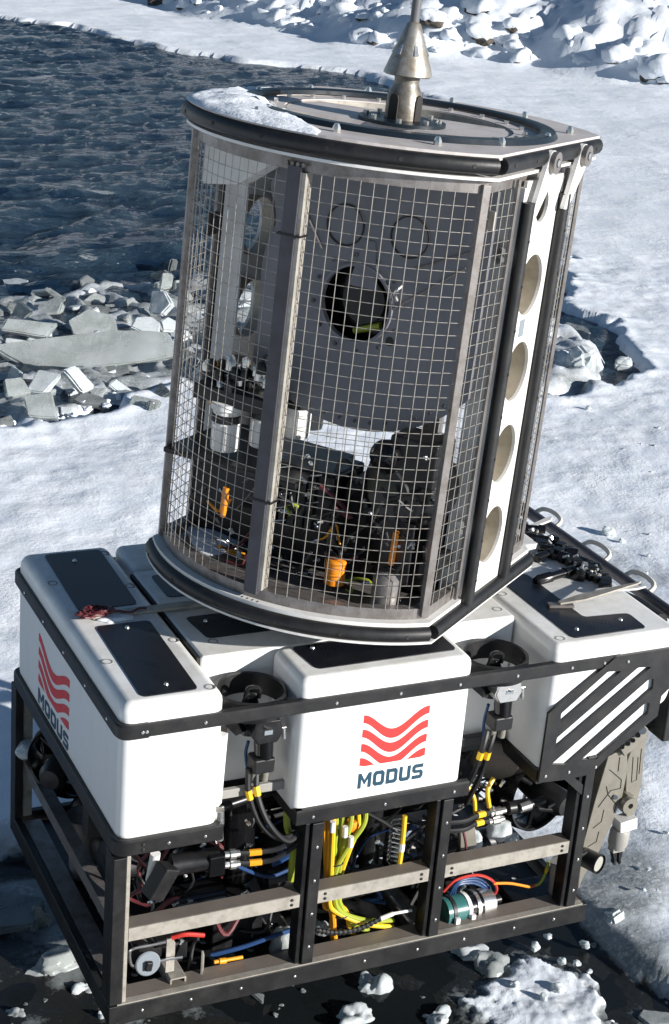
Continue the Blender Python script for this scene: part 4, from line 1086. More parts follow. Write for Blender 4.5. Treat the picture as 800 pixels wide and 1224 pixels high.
MB().box(-.035, .035, -.01, .01, -.05, .05, Matrix.Translation(A(558, 1000, .13)) @ Matrix.Rotation(rad(-12), 4, 'Y')).build('junction_box', 'beige_metal', ROV, 0.004)
cable([A(585, 965, .15), A(583, 945, .16), A(590, 930, .18)], 0.009, 'yellow'); cable([A(568, 972, .15), A(567, 955, .16), A(560, 940, .18)], 0.008, 'yellow')
# ---- dark pods, pumps and hoses added inside the frame to keep it dark
rq = random.Random(21)
for x, y, z, l, r, ax in ((0.42, 0.62, 0.22, 0.5, 0.10, 0), (0.95, 0.55, 0.52, 0.5, 0.11, 0), (1.05, 0.85, 0.22, 0.7, 0.13, 0), (0.62, 0.95, 0.45, 0.6, 0.13, 0), (1.55, 0.75, 0.25, 0.5, 0.11, 0),
                         (0.60, 0.38, 0.45, 0.4, 0.075, 2), (1.02, 0.32, 0.42, 0.45, 0.06, 2), (1.13, 0.33, 0.36, 0.5, 0.05, 2), (0.42, 0.30, 0.24, 0.2, 0.07, 0), (1.46, 0.52, 0.52, 0.3, 0.08, 1), (1.58, 0.36, 0.20, 0.3, 0.06, 0),
                         (0.85, 0.40, 0.20, 0.25, 0.06, 0), (1.05, 1.1, 0.5, 1.3, 0.12, 0), (0.25, 0.80, 0.22, 0.5, 0.09, 1)):
    a = Vector((x, y, z)); d = Vector((0, 0, 0)); d[ax] = l / 2
    m = MB().tube([a - d, a - d * .96, a - d * .96, a + d * .96, a + d * .96, a + d], [r * .8, r, r * .93, r * .93, r, r * .8], 20).build('equipment_pod', rq.choice(('black_metal', 'gloss_black', 'black_plastic')), ROV)
for x0, x1, y0, y1, z0, z1 in ((0.80, 1.20, 0.36, 0.50, 0.05, 0.26), (0.15, 0.36, 0.20, 0.5, 0.05, 0.16), (0.46, 0.66, 0.22, 0.42, 0.05, 0.18), (1.32, 1.52, 0.30, 0.55, 0.05, 0.22), (0.45, 0.70, 0.50, 0.62, 0.45, 0.68), (0.80, 0.98, 0.26, 0.36, 0.45, 0.66),
                               (0.08, 0.30, 0.55, 0.62, 0.40, 0.68), (1.24, 1.36, 0.42, 0.6, 0.40, 0.68), (0.4, 1.7, 1.15, 1.25, 0.1, 0.66)):
    MB().box(x0, x1, y0, y1, z0, z1).build('equipment_box', rq.choice(('black_plastic', 'black_metal')), ROV, 0.008)
for i in range(58):
    x = rq.uniform(0.1, 1.7); y = rq.uniform(0.14, 0.45); z = rq.uniform(0.12, 0.62)
    pts = [Vector((x, y, z))]
    for k in range(4): pts.append(pts[-1] + Vector((rq.uniform(-.12, .12), rq.uniform(-.05, .06), rq.uniform(-.11, .11))))
    for p in pts: p.x = min(max(p.x, .06), 1.8); p.y = max(p.y, 0.11); p.z = min(max(p.z, 0.06), 0.66)
    cable(pts, rq.choice((0.005, 0.007, 0.010)), rq.choice(('rubber', 'rubber', 'rubber', 'rubber', 'rubber', 'gloss_black', 'gloss_black', 'blue', 'maroon')), name='hose', n=6, k=4)
b = MB()
for i in range(90):
    p = Vector((rq.uniform(0.1, 1.75), rq.uniform(0.12, 0.36), rq.uniform(0.08, 0.64))); d = Vector((rq.uniform(-1, 1), rq.uniform(-1, .2), rq.uniform(-1, 1))).normalized()
    b.tube([p, p + d * 0.008, p + d * 0.008, p + d * rq.uniform(.014, .03)], [0.008, 0.008, 0.005, 0.005], 6)
b.build('small_fittings', 'bright_steel', ROV)['kind'] = 'stuff'

# ---- lamp and folded manipulator at the bow
lp = A(706, 1028, 0.06)
dl = Vector((0.38, -0.9, 0.02)).normalized()
lm = MB().tube([lp - dl * .05, lp - dl * .045, lp + dl * .035, lp + dl * .035], [.024, .038, .040, .032], 22).tube([lp + dl * .034, lp + dl * .044], [0.041, 0.040], 22, cap=False).build('work_lamp', 'black_plastic', ROV)
MB().tube([lp + dl * .036, lp + dl * .038], .031, 20).build('lamp_lens', 'lens', lm)
MB().cyl(lp - dl * .02 + Vector((0, 0, .03)), Vector((1.88, .05, lp.z + .03)), 0.012).build('lamp_bracket', 'black_metal', lm)
arm = bpy.data.objects.new('manipulator_arm', None); COL.objects.link(arm); arm.parent = ROV
YA = 0.10
def aplate(pxs, y, dep, name, mat='beige_metal', bev=0.004):
    return MB().prism([(at(x, yy, 1, y).x, at(x, yy, 1, y).z) for x, yy in pxs], ((0, y, 0), (1, 0, 0), (0, 0, 1), (0, 1, 0)), dep).build(name, mat, arm, bev, 1)
fa = aplate(((727, 905), (750, 893), (751, 920), (744, 955), (732, 985), (716, 1020), (700, 1045), (690, 1068), (697, 1010), (712, 955)), YA, 0.07, 'upper_arm')
for pts in (((729, 920), (743, 932), (742, 942), (730, 945), (715, 965)), ((725, 940), (727, 950), (737, 962), (734, 972)), ((722, 968), (719, 982), (709, 990)), ((716, 994), (713, 1006), (703, 1012)), ((741, 905), (739, 922))):
    MB().tube([at(x, y, 1, YA - .0005) for x, y in pts], 0.0022, 4).build('groove_line', 'groove', fa)
fb = aplate(((755, 896), (770, 872), (773, 880), (768, 935), (762, 960), (752, 956), (748, 945), (750, 910)), YA + 0.03, 0.06, 'forearm')
for pts in (((757, 905), (755, 935), (761, 932), (763, 905)), ((767, 895), (764, 925))):
    MB().tube([at(x, y, 1, YA + .0295) for x, y in pts], 0.002, 4).build('groove_line', 'groove', fb)
el = aplate(((742, 896), (747, 905), (774, 884), (776, 872), (771, 867), (765, 872)), YA - 0.02, 0.03, 'elbow_link')
MB().cyl(at(768, 873, 1, YA - .03), at(768, 873, 1, YA + .08), 0.016).build('elbow_pin', 'bright_steel', arm)
b = MB()
for x, y in ((744, 893), (751, 889), (757, 885), (763, 879)): b.cyl(at(x, y, 1, YA - .035), at(x, y, 1, YA), 0.009, 0.009, 10)
b.build('hose_ports', 'black_metal', arm)['kind'] = 'stuff'
MB().cyl(at(736, 953, 1, YA - .012), at(736, 953, 1, YA + .02), 0.009).build('pivot_bolt', 'bright_steel', arm)
wr = aplate(((752, 952), (760, 952), (761, 968), (757, 978), (749, 976), (747, 962)), YA - 0.005, 0.08, 'wrist_yoke')
MB().lathe([(.012, -.012), (.035, -.012), (.035, .012), (.012, .012)], 22, Matrix.Translation(at(752, 962, 1, YA - .02)) @ Matrix.Rotation(rad(90), 4, 'X'), closed=True).build('wrist_disc', 'beige_metal', arm)
MB().box(-.04, .04, -.03, .03, -.03, .022, Matrix.Translation(at(747, 982, 1, YA)) @ Matrix.Rotation(rad(-8), 4, 'Y')).build('wrist_bracket', 'white_paint', arm, 0.004)
t0, t1 = at(742, 990, 1, YA), at(737, 1013, 1, YA)
MB().tube([t0, t0.lerp(t1, .15), t0.lerp(t1, .75), t1], [.034, .040, .040, .030], 20).build('wrist_motor', 'grey_pvc', arm)
for s_, n_ in ((-1, 'gripper_jaw'), (1, 'gripper_jaw')):
    MB().prism([(0, 0), (.018, 0), (.020, -.03), (.012, -.06), (.016, -.075), (.006, -.085), (.0, -.05)], (t1 + Vector((s_ * .004, -.012, .006)), (s_, 0, 0), (-.12, 0, 1), (0, 1, 0)), 0.024).build(n_, 'black_metal', arm, 0.002, 1)
MB().box(-.028, .028, -.02, .02, -.012, .012, Matrix.Translation(t1)).build('gripper_base', 'grey_pvc', arm, 0.003)

# ---- bow crash bar with rope loops, bow machinery
XB = 2.292
cb = MB().tube([(XB, 1.36, 1.2), (XB, -0.02, 1.2)], 0.024, 12).build('crash_bar', 'post_steel', ROV)
MB().tube([(XB + .015, 1.36, 1.02), (XB + .015, -0.02, 1.02)], 0.018, 10).build('crash_bar', 'black_metal', ROV)
for y in (1.17, 0.79, 0.47, 0.12):
    MB().tube(smooth_path([(XB + .01, y + .085, 1.205), (XB + .045, y + .075, 1.225), (XB + .060, y + .03, 1.232), (XB + .060, y - .03, 1.232), (XB + .045, y - .075, 1.225), (XB + .01, y - .085, 1.205)], 5), 0.010, 8).build('rope_loop', 'rope_white', cb)
for y in (1.3, 0.02): MB().cyl((2.20, y, 1.19), (XB, y, 1.2), 0.018).build('bar_stay', 'black_metal', cb)
MB().box(2.208, 2.26, 0.03, 1.28, 0.74, 1.02).build('bow_panel', 'black_plastic', ROV, 0.01)
# hatch lever on the bow block
lv = bpy.data.objects.new('hatch_lever', None); COL.objects.link(lv); lv.parent = ROV
p0, p1 = at(668, 722, 2, TOP + .01), at(757, 699, 2, TOP + .06)
MB().prism([(0, -.012), (.10, -.03), (.34, -.012), (.36, 0), (.10, .02), (0, .01)], (p0, (p1 - p0).normalized(), Vector((0, 0, 1)).cross((p1 - p0).normalized()), (0, 0, 1)), 0.009).build('lever_blade', 'aluminium', lv, 0.002, 1)
MB().box(-.05, .05, -.018, .018, 0, .012, Matrix.Translation(p0 + Vector((.01, 0, -.012))) @ Matrix.Rotation(rad(-15), 4, 'Z')).build('lever_hinge', 'weathered_steel', lv, 0.002, 1)
MB().prism([(0, -.01), (.16, -.016), (.2, 0), (.16, .014), (0, .01)], (at(712, 707, 2, TOP + .01), (0.95, -0.3, 0.1), (0.3, 0.95, 0), (0, 0, 1)), 0.008).build('hatch_tongue', 'white_paint', ROV)
MB().prism([(0, -.01), (.12, -.016), (.15, 0), (.12, .014), (0, .01)], (at(632, 632, 2, TOP + .01), (0.95, 0.3, 0.1), (-0.3, 0.95, 0), (0, 0, 1)), 0.008).build('hatch_tongue', 'white_paint', ROV)
block('bow_hood', 1.86, 2.06, 0.80, 1.02, TOP - 0.03, TOP + 0.03, 0.02)
# pan and tilt cameras and valves behind the crash bar
for px, py, l, r, az in ((668, 684, .20, .032, 10), (700, 682, .08, .036, 40), (672, 655, .16, .035, -40), (690, 665, .14, .034, -60), (650, 640, .16, .03, -40), (708, 672, .10, .03, -50), (655, 660, .1, .03, 20), (640, 628, .12, .03, -30)):
    r *= .68; c = at(px - 5, py + 4, 2, TOP + .012); d = Vector((math.cos(rad(az)), math.sin(rad(az)), 0.05)) * l / 2
    MB().tube([c - d, c - d * .9, c - d * .2, c - d * .2, c + d * .5, c + d * .5, c + d], [r * .7, r, r, r * .8, r * .8, r, r * .9], 14).build('bow_camera', 'gloss_black', ROV)
b = MB()
for i in range(34):
    px = rq.uniform(640, 728); py = 625 + (px - 640) * .66 + rq.uniform(-6, 12); c = at(px - 8, py + 6, 2, TOP + rq.uniform(.0, .04)); b.cyl(c, c + Vector((rq.uniform(-.02, .02), rq.uniform(-.02, .02), .012)), 0.006, 0.005, 8)
b.build('valve_fittings', 'bright_steel', ROV)['kind'] = 'stuff'
b = MB()
for i in range(26):
    px = rq.uniform(645, 735); py = 632 + (px - 645) * .62 + rq.uniform(-8, 14); c = at(px - 8, py + 7, 2, TOP - .004); s_ = rq.uniform(.010, .024); b.box(-s_, s_, -s_, s_, 0, s_ * 1.6, Matrix.Translation(c) @ Matrix.Rotation(rq.uniform(0, 3), 4, 'Z'))
b.build('valve_manifold', 'black_metal', ROV, 0.004, 1)['kind'] = 'stuff'
MB().tube(smooth_path([at(735, 712, 2, 1.2), at(760, 722, 2, 1.19), at(790, 742, 2, 1.2)]), 0.03, 10).build('bow_hose', 'rubber', ROV)

# ================================================================== THE CAGE ON TOP
CAGE = empty('tether_cage', CAGE_O, 'tall steel mesh cage with a cable drum standing on top of the vehicle', 'cable cage', CAGE_M)
CR, CHH, HALF = 0.746, 1.578, rad(37.9)
def dshape(r, xf, n=26, front=None):
    """circle cut by two flats at x = +-xf, counter-clockwise"""
    h = math.acos(min(1, xf / r)); out = []
    for a0, a1 in ((h, math.pi - h), (math.pi + h, 2 * math.pi - h)):
        for k in range(n + 1):
            a = a0 + (a1 - a0) * k / n; out.append((r * math.cos(a), r * math.sin(a)))
    return out
PZ = ((0, 0, 0), (1, 0, 0), (0, 1, 0), (0, 0, 1))
def zpl(z): return ((0, 0, z), (1, 0, 0), (0, 1, 0), (0, 0, 1))
# base
bp = MB().prism(dshape(0.722, 0.560), zpl(0.052), 0.014).build('base_plate', 'white_paint', CAGE)
MB().prism(dshape(0.742, 0.580), zpl(-0.004), 0.008, [dshape(0.60, 0.45)]).build('base_lip', 'white_paint', CAGE, smooth=False)
def bumper_ring(z, r=0.027):
    R, X = 0.722, 0.565
    h = math.acos(X / R)
    for a0, a1 in ((h, math.pi - h), (math.pi + h, 2 * math.pi - h)):
        a0 += 0.012; a1 -= 0.012
        N = 46; P = [(R * math.cos(a0 + (a1 - a0) * k / N), R * math.sin(a0 + (a1 - a0) * k / N), z) for k in range(N + 1)]
        o = MB().tube(P, r, 12).build('ring_bumper', 'black_plastic', CAGE)
        b = MB()
        for k in range(3, N, 8):
            p = Vector(P[k]); d = Vector((p.x, p.y, 0)).normalized(); b.tube([p + d * (r - .004), p + d * (r + .0006)], 0.007, 8)
        b.build('bumper_holes', 'groove', o)['kind'] = 'stuff'
    Y = R * math.sin(h) - 0.012
    for sx in (-1, 1):
        o = MB().tube([(sx * X, -Y, z), (sx * X, Y, z)], r * 1.02, 12).build('flat_bumper', 'black_plastic', CAGE)
        b = MB()
        for k in range(5):
            y = -Y + .06 + k * (2 * Y - .12) / 4; b.tube([(sx * (X + r - .004), y, z), (sx * (X + r + .0012), y, z)], 0.007, 8)
        b.build('bumper_holes', 'groove', o)['kind'] = 'stuff'
bumper_ring(0.026); bumper_ring(CHH + 0.025)
# base and top rails of the cage
def rail(z0, z1, R=0.690, xf=0.535, th=0.035, mat='weathered_steel', name='cage_rail'):
    MB().prism(dshape(R, xf), zpl(z0), z1 - z0, [dshape(R - th, xf - th)]).build(name, mat, CAGE, smooth=False)
rail(0.0665, 0.105); rail(1.512, 1.556)
rail(1.5565, 1.566, 0.724, 0.569, 0.10, 'white_paint', 'top_lip')
# top plate with its turntable rings
tp = MB().prism(dshape(0.728, 0.568), zpl(1.622), 0.016, [circle(0, 0, 0.50, 64)]).build('top_plate', 'plate_steel', CAGE, smooth=False)
MB().lathe([(0.485, 1.6385), (0.485, 1.652), (0.495, 1.656), (0.535, 1.655), (0.545, 1.6385)], 72, closed=True).build('bearing_ring', 'navy_gasket', CAGE)
MB().lathe([(0.395, 1.600), (0.395, 1.634), (0.484, 1.634), (0.484, 1.600)], 72, closed=True).build('turntable_ring', 'plate_steel', CAGE)
MB().lathe([(0.385, 1.600), (0.385, 1.630), (0.394, 1.630), (0.394, 1.600)], 64, closed=True).build('turntable_lip', 'aluminium', CAGE)
br_ = MB().box(-.395, .395, -.17, .17, 1.604, 1.628, Matrix.Rotation(rad(12), 4, 'Z')).build('bridge_plate', 'plate_steel', CAGE, 0.003, 1)
MB().box(-.39, .39, -.185, -.171, 1.575, 1.629, Matrix.Rotation(rad(12), 4, 'Z')).box(-.39, .39, .171, .185, 1.575, 1.629, Matrix.Rotation(rad(12), 4, 'Z')).build('bridge_rib', 'plate_steel', CAGE)
for a in range(0, 360, 30):
    q = rad(a + 7)
    MB().tube([(.61 * math.cos(q), .61 * math.sin(q), 1.638), (.61 * math.cos(q), .61 * math.sin(q), 1.652), (.61 * math.cos(q), .61 * math.sin(q), 1.664)] if abs(.61 * math.cos(q)) < .54 else [(.52 * math.cos(q), .61 * math.sin(q), 1.638), (.52 * math.cos(q), .61 * math.sin(q), 1.652), (.52 * math.cos(q), .61 * math.sin(q), 1.664)], [0.013, 0.013, 0.007], 6).build('plate_bolt', 'bright_steel', CAGE)
for a in range(0, 360, 18):
    q = rad(a); MB().tube([(.433 * math.cos(q), .433 * math.sin(q), 1.634), (.433 * math.cos(q), .433 * math.sin(q), 1.646)], 0.009, 6).build('ring_bolt', 'bright_steel', CAGE)
# lifting bullet
bu = bpy.data.objects.new('lifting_bullet', None); COL.objects.link(bu); bu.parent = CAGE; bu.location = (0.035, -0.05, 1.628)
MB().lathe([(0.0, 0.0), (0.15, 0.0), (0.15, 0.012), (0.0, 0.012)], 36).build('bullet_flange', 'navy_gasket', bu)
for k in range(8):
    a = rad(k * 45 + 20); MB().tube([(.125 * math.cos(a), .125 * math.sin(a), .012), (.125 * math.cos(a), .125 * math.sin(a), .026)], .010, 6).build('flange_bolt', 'bright_steel', bu)
def oct_loft(secs):
    V = []; F = []; n = 24
    for z, rr, sq in secs:
        for k in range(n):
            a = 2 * math.pi * k / n; c = rr / max(abs(math.cos((a + rad(22)) % (math.pi / 2) - math.pi / 4)) ** sq, .5) * (0.94 if sq else 1)
            V.append((c * math.cos(a), c * math.sin(a), z))
    for i in range(len(secs) - 1):
        for k in range(n):
            l = (k + 1) % n; F.append((i * n + k, i * n + l, (i + 1) * n + l, (i + 1) * n + k))
    F.append(tuple(range(n - 1, -1, -1))); F.append(tuple((len(secs) - 1) * n + k for k in range(n)))
    return MB().add(V, F)
oct_loft([(0.0125, 0.061, 0), (0.085, 0.060, 0), (0.105, 0.054, 0), (0.122, 0.045, 0), (0.135, 0.042, 0), (0.162, 0.045, 0), (0.172, 0.047, 0)]).build('bullet_body', 'cast_steel', bu, angle=22)
# arched slots in the body: dark plates painting the shade of a recess
va = math.atan2(-1, 0.25)
for k in range(4):
    a = rad(-100 + 90 * k); d = Vector((math.cos(a), math.sin(a), 0)); t = Vector((-d.y, d.x, 0))
    arch = [(-.018, .0), (.018, .0), (.018, .066), (.013, .08), (.0, .086), (-.013, .08), (-.018, .066)]
    MB().prism(arch, (d * 0.0535 + Vector((0, 0, .013)), t, (0, 0, 1), d), 0.0090).build('slot_shade_plate', 'groove', bu)
MB().lathe([(0.0, 0.162), (0.076, 0.156), (0.083, 0.160), (0.081, 0.170), (0.062, 0.222), (0.041, 0.278), (0.023, 0.325), (0.016, 0.33), (0.0, 0.33)], 36).build('bullet_cone', 'galvanised', bu)
for k in range(6):
    a = rad(k * 60 + 15); d = Vector((math.cos(a), math.sin(a), 0))
    MB().prism([(-.008, .0), (.008, .0), (.005, .035), (-.005, .035)], (d * 0.058 + Vector((0, 0, .226)), (-d.y, d.x, 0), (d * -0.42 + Vector((0, 0, .9))), d), 0.006).build('cone_rib', 'bright_steel', bu)
# lift cable
M4 = Matrix.Translation(CAGE_O) @ CAGE_M.to_4x4()
q0 = M4 @ Vector((0.035, -0.05, 1.628 + 0.32)); 
cb_ = MB().tube([q0, q0 + Vector((0.02, 0.0, 0.4)), q0 + Vector((0.10, 0.0, 4.0)), q0 + Vector((0.2, 0, 11.0))], 0.016, 12).build('lift_cable', 'tether_grey')
tag(cb_, 'steel lift cable rising from the cone on top of the cage', 'cable')

# ---- white side beams with round holes, black edge fenders, lugs
def side_beam(sx):
    r = bpy.data.objects.new('side_beam', None); COL.objects.link(r); r.parent = CAGE
    if sx < 0: r.rotation_euler = (0, 0, math.pi)
    X = 0.548
    holes = [circle(0.005, z, rr, 36) for z, rr in ((1.435, 0.055), (1.166, 0.105), (0.861, 0.105), (0.561, 0.105), (0.256, 0.105))]
    MB().prism([(-.165, 0.067), (.165, 0.067), (.165, 1.53), (-.165, 1.53)], ((X, 0, 0), (0, 1, 0), (0, 0, 1), (1, 0, 0)), 0.012, holes).build('beam_web', 'white_paint', r, smooth=False)
    for s_ in (-1, 1):
        MB().box(X - .085, X + .0118, s_ * .172 - .006, s_ * .172 + .006, 0.067, 1.51).build('beam_flange', 'white_paint', r)
        f = MB().tube([(X + .026, s_ * .168, 0.050), (X + .026, s_ * .168, 1.465)], 0.023, 12).build('edge_fender', 'black_plastic', r)
        b = MB()
        for k in range(9): b.tube([(X + .046, s_ * .168, .14 + k * .15), (X + .0497, s_ * .168, .14 + k * .15)], .006, 8)
        b.build('fender_holes', 'groove', f)['kind'] = 'stuff'
        lug = MB().prism(rpoly([(-.125, -.13), (-.085, -.13), (.034, .0), (.036, .05), (.012, .085), (-.03, .08), (-.052, .03)], .03, 5), ((X + .030, s_ * .15 + .10, 1.545), (0, 1, 0), (0, 0, 1), (1, 0, 0)), 0.016, [circle(-.005, .045, .014, 16)]).build('lifting_lug', 'white_paint', r, smooth=False)
        MB().lathe([(.015, 0), (.036, 0), (.036, .02), (.015, .02)], 24, Matrix.Translation((X + .045, s_ * .15 + .095, 1.59)) @ Matrix.Rotation(rad(90), 4, 'Y'), closed=True).build('lug_boss', 'weathered_steel', lug)
        MB().cyl((X + .04, s_ * .15 + .095, 1.59), (X + .068, s_ * .15 + .095, 1.59), .011).build('lug_bolt', 'bright_steel', lug)
    for z, rr in ((1.166, 0.105), (0.861, 0.105), (0.561, 0.105), (0.256, 0.105)):
        MB().lathe([(rr, -.05), (rr + .004, -.05), (rr + .004, -.0005), (rr, -.0005)], 36, Matrix.Translation((X, .005, z)) @ Matrix.Rotation(rad(90), 4, 'Y'), closed=True).build('hole_collar', 'hole_tan', r)
    if sx > 0: MB().box(X - .080, X - .074, -.160, .160, 0.08, 1.50).build('hole_backing', 'hole_tan', r)  # added backing sheet, its tan standing in for the sunlit inside
    MB().prism([(-.022, -.03), (.022, -.03), (.022, .03), (-.022, .03)], ((X + .012, -.012, 1.018), (0, 1, 0), (0, 0, 1), (1, 0, 0)), 0.0015).build('rating_plate', 'label_grey', r)
    for z in (0.34, 1.30):
        MB().tube([(X - .03, -.178, z), (X - .03, -.215, z)], .012, 8).tube([(X - .03, -.178, z - .03), (X - .03, -.215, z - .03)], .012, 8).build('latch_pins', 'bright_steel', r)
    return r
side_beam(1); side_beam(-1)
MB().prism([(-.50, 1.36), (-.36, 1.38), (-.25, 1.46), (-.22, 1.50), (-.50, 1.50)], ((0, -.44, 0), (1, 0, 0), (0, 0, 1), (0, 1, 0)), 0.12).build('cable_guide', 'white_paint', CAGE, 0.01)
MB().box(-.545, -.53, -.30, -.24, 1.16, 1.24).build('junction_box', 'black_plastic', CAGE, 0.004, 1)

# ---- posts and mesh
def pol(r, a): return Vector((r * math.cos(rad(a)), r * math.sin(rad(a)), 0))
ZB, ZT = 0.106, 1.511
post = bpy.data.objects.new('front_post', None); COL.objects.link(post); post.parent = CAGE
MB().box(-.028, .024, -.710, -.665, ZB - .02, ZT + .02).build('post_bar', 'post_steel', post, 0.004, 1)  # darker than the rear post: shade of the front put into the colour
MB().box(.0245, .038, -.704, -.660, ZB, ZT).build('post_lit_edge', 'aluminium', post)  # bright strip painting the sunlit side of the post
for z in (.06, 1.535):
    for k in range(4): MB().tube([(-.03 + k * .02, -.70, z), (-.03 + k * .02, -.7145, z)], .007, 6).build('post_bolt', 'cast_steel', post)
for z in (.42, 1.31): MB().box(-.040, .044, -.715, -.66, z, z + .006).build('cable_tie', 'rubber', post)
MB().box(-.036, .036, .665, .712, ZB - .02, ZT + .02).build('rear_post', 'weathered_steel', CAGE, 0.004, 1)
CA = 40.0
for a in (CA, 180 - CA, 180 + CA, -CA):
    c = pol(0.690, a)
    cw = 0.007 if a == CA else 0.014
    MB().box(-cw, cw, -cw, cw, ZB - .03, ZT + .03, Matrix.Translation(c) @ Matrix.Rotation(rad(a), 4, 'Z')).build('corner_post', 'weathered_steel', CAGE, 0.002, 1)
for sx in (-1, 1):
    for sy in (-1, 1):
        MB().box(sx * .552 - .006, sx * .552 + .006, sy * .225 - .010, sy * .225 + .010, ZB - .03, ZT + .03).build('panel_post', 'weathered_steel', CAGE, 0.002, 1)
def mesh_panel(path, step=0.0405, zstep=0.0425):
    P = [Vector(p) for p in path]; b = MB(); r = 0.00145
    Ls = [0]
    for i in range(1, len(P)): Ls.append(Ls[-1] + (P[i] - P[i - 1]).length)
    n = max(2, int(round(Ls[-1] / step)))
    def pt(s):
        for i in range(1, len(P)):
            if s <= Ls[i] + 1e-9: return P[i - 1].lerp(P[i], (s - Ls[i - 1]) / (Ls[i] - Ls[i - 1]))
        return P[-1]
    for k in range(1, n):
        p = pt(Ls[-1] * k / n); b.tube([(p.x, p.y, ZB - .004), (p.x, p.y, ZT + .004)], r, 4)
    m = int((ZT - ZB) / zstep)
    for j in range(1, m + 1):
        z = ZB + j * (ZT - ZB) / (m + 1)
        b.tube([(p.x * .9945, p.y * .9945, z) for p in P], r, 4)
    return b.build('wire_mesh', 'wire_steel', CAGE, smooth=False)
def arc(a0, a1, n=14, r=0.690): return [pol(r, a0 + (a1 - a0) * k / n) for k in range(n + 1)]
mesh_panel(arc(-90 + 3.4, -CA - 1.2)); mesh_panel(arc(-180 + CA + 1.2, -90 - 3.2)); mesh_panel(arc(90 + 3.2, 180 - CA - 1.2)); mesh_panel(arc(CA + 1.2, 90 - 3.2))
for sx in (-1, 1):
    for sy in (-1, 1):
        c = pol(.690, CA); mesh_panel([(sx * c.x, sy * (c.y - .012), 0), (sx * .556, sy * .237, 0)])
MB().box(-.012, .012, -.003, .003, 1.40, 1.46, Matrix.Translation(pol(.695, -CA + 3)) @ Matrix.Rotation(rad(-20), 4, 'Z')).build('seal_tag', 'aluminium', CAGE)

# ---- cable drum
drum = bpy.data.objects.new('cable_drum', None); COL.objects.link(drum); drum.parent = CAGE; drum.location = (0.045, 0, 1.075)
RY = Matrix.Rotation(rad(90), 4, 'X')
cz = 1.075; DX = 0.045; DR = 0.462
hole = circle(0.062 - DX, 1.040 - cz, 0.128, 40)
FX, FZ, FR = 0.074 - DX, 1.178 - cz, 0.575
xl, xr_, zt = -0.315 - DX, 0.515 - DX, 1.500 - cz
a0, a1 = -math.acos((xl - FX) / FR), -math.acos((xr_ - FX) / FR)
side = [(FX + FR * math.cos(a0 + (a1 - a0) * k / 40), FZ + FR * math.sin(a0 + (a1 - a0) * k / 40)) for k in range(41)] + [(xr_, zt), (xl + .05, zt), (xl, zt - .12)]
side += [(xl + .005 + .03 * math.cos(rad(q)), 1.24 - cz + .10 * math.sin(rad(q))) for q in range(80, -81, -20)]
fl = MB().prism(side, ((0, -.285, 0), (1, 0, 0), (0, 0, 1), (0, 1, 0)), 0.012, [hole]).build('drum_side_plate', 'drum_grey', drum, smooth=False)
MB().prism([p for p in circle(0.03, 0, .40, 80)], ((0, -.272, 0), (1, 0, 0), (0, 0, 1), (0, 1, 0)), 0.008, [circle(0.062 - DX, 1.040 - cz, 0.15, 40)]).build('drum_flange', 'drum_grey', drum, smooth=False)
MB().prism(circle(0.03, 0, .40, 60), ((0, .273, 0), (1, 0, 0), (0, 0, 1), (0, 1, 0)), 0.012).build('drum_flange', 'drum_grey', drum, smooth=False)
N = 30
prof = [(0.20, -.27)]
for k in range(N): prof += [(0.325, -.27 + .54 * k / N), (0.338, -.27 + .54 * (k + .5) / N)]
prof += [(0.325, .27), (0.20, .27)]
MB().lathe(prof, 56, RY, closed=True).build('wound_tether', 'tether_grey', drum)
for x, z in ((-.013, 1.295), (.227, 1.299)):
    MB().lathe([(.066, -.0), (.071, -.0), (.071, .0045), (.066, .0045)], 36, Matrix.Translation((x - DX, -.2855, z - cz)) @ RY, closed=True).build('cover_ring', 'groove', fl)
MB().lathe([(.128, 0), (.138, 0), (.138, .012), (.128, .012)], 44, Matrix.Translation((0.062 - DX, -.2855, 1.040 - cz)) @ RY, closed=True).build('hole_collar', 'drum_grey', fl)
for k in range(12):
    q = rad(k * 30 + 8); MB().tube([(0.062 - DX + .165 * math.cos(q), -.285, 1.040 - cz + .165 * math.sin(q)), (0.062 - DX + .165 * math.cos(q), -.293, 1.040 - cz + .165 * math.sin(q))], .007, 6).build('plate_bolt', 'post_steel', fl)
for k in range(15):
    q = a0 + (a1 - a0) * (k + .5) / 15; MB().tube([(FX + (FR - .03) * math.cos(q), -.285, FZ + (FR - .03) * math.sin(q)), (FX + (FR - .03) * math.cos(q), -.292, FZ + (FR - .03) * math.sin(q))], .006, 6).build('plate_bolt', 'post_steel', fl)
MB().cyl((0.203 - DX, -.285, .939 - cz), (0.203 - DX, -.288, .939 - cz), .016).build('sight_hole', 'groove', fl)
MB().prism([(-.05, .0), (.06, .0), (.03, .16), (-.01, .16)], ((.075 - DX, -.290, 1.10 - cz), (1, 0, 0), (0, 0, 1), (0, 1, 0)), 0.004).build('guide_bracket', 'drum_grey', fl)
for a, b_ in (((-.20, 1.36), (-.09, 1.20)), ((.26, 1.20), (.46, 1.30)), ((.20, 1.05), (.44, 1.24))):
    MB().cyl((a[0] - DX, -.292, a[1] - cz), (b_[0] - DX, -.292, b_[1] - cz), .0035, .0035, 6).build('tie_rod', 'weathered_steel', fl)
MB().lathe([(0.0, .10), (.05, .10), (.06, .14), (.08, .15), (.08, .24), (0.0, .24)], 28, Matrix.Translation((.02, 0, -.03)) @ RY).build('slip_ring', 'black_metal', drum)
MB().cyl((0.0, -.24, -.14), (.10, -.25, -.10), .012).build('hub_hose', 'lime', drum)
MB().lathe([(0.0, .16), (.19, .16), (.19, .21), (0, .21)], 32, RY).build('hub_disc', 'gloss_black', drum)
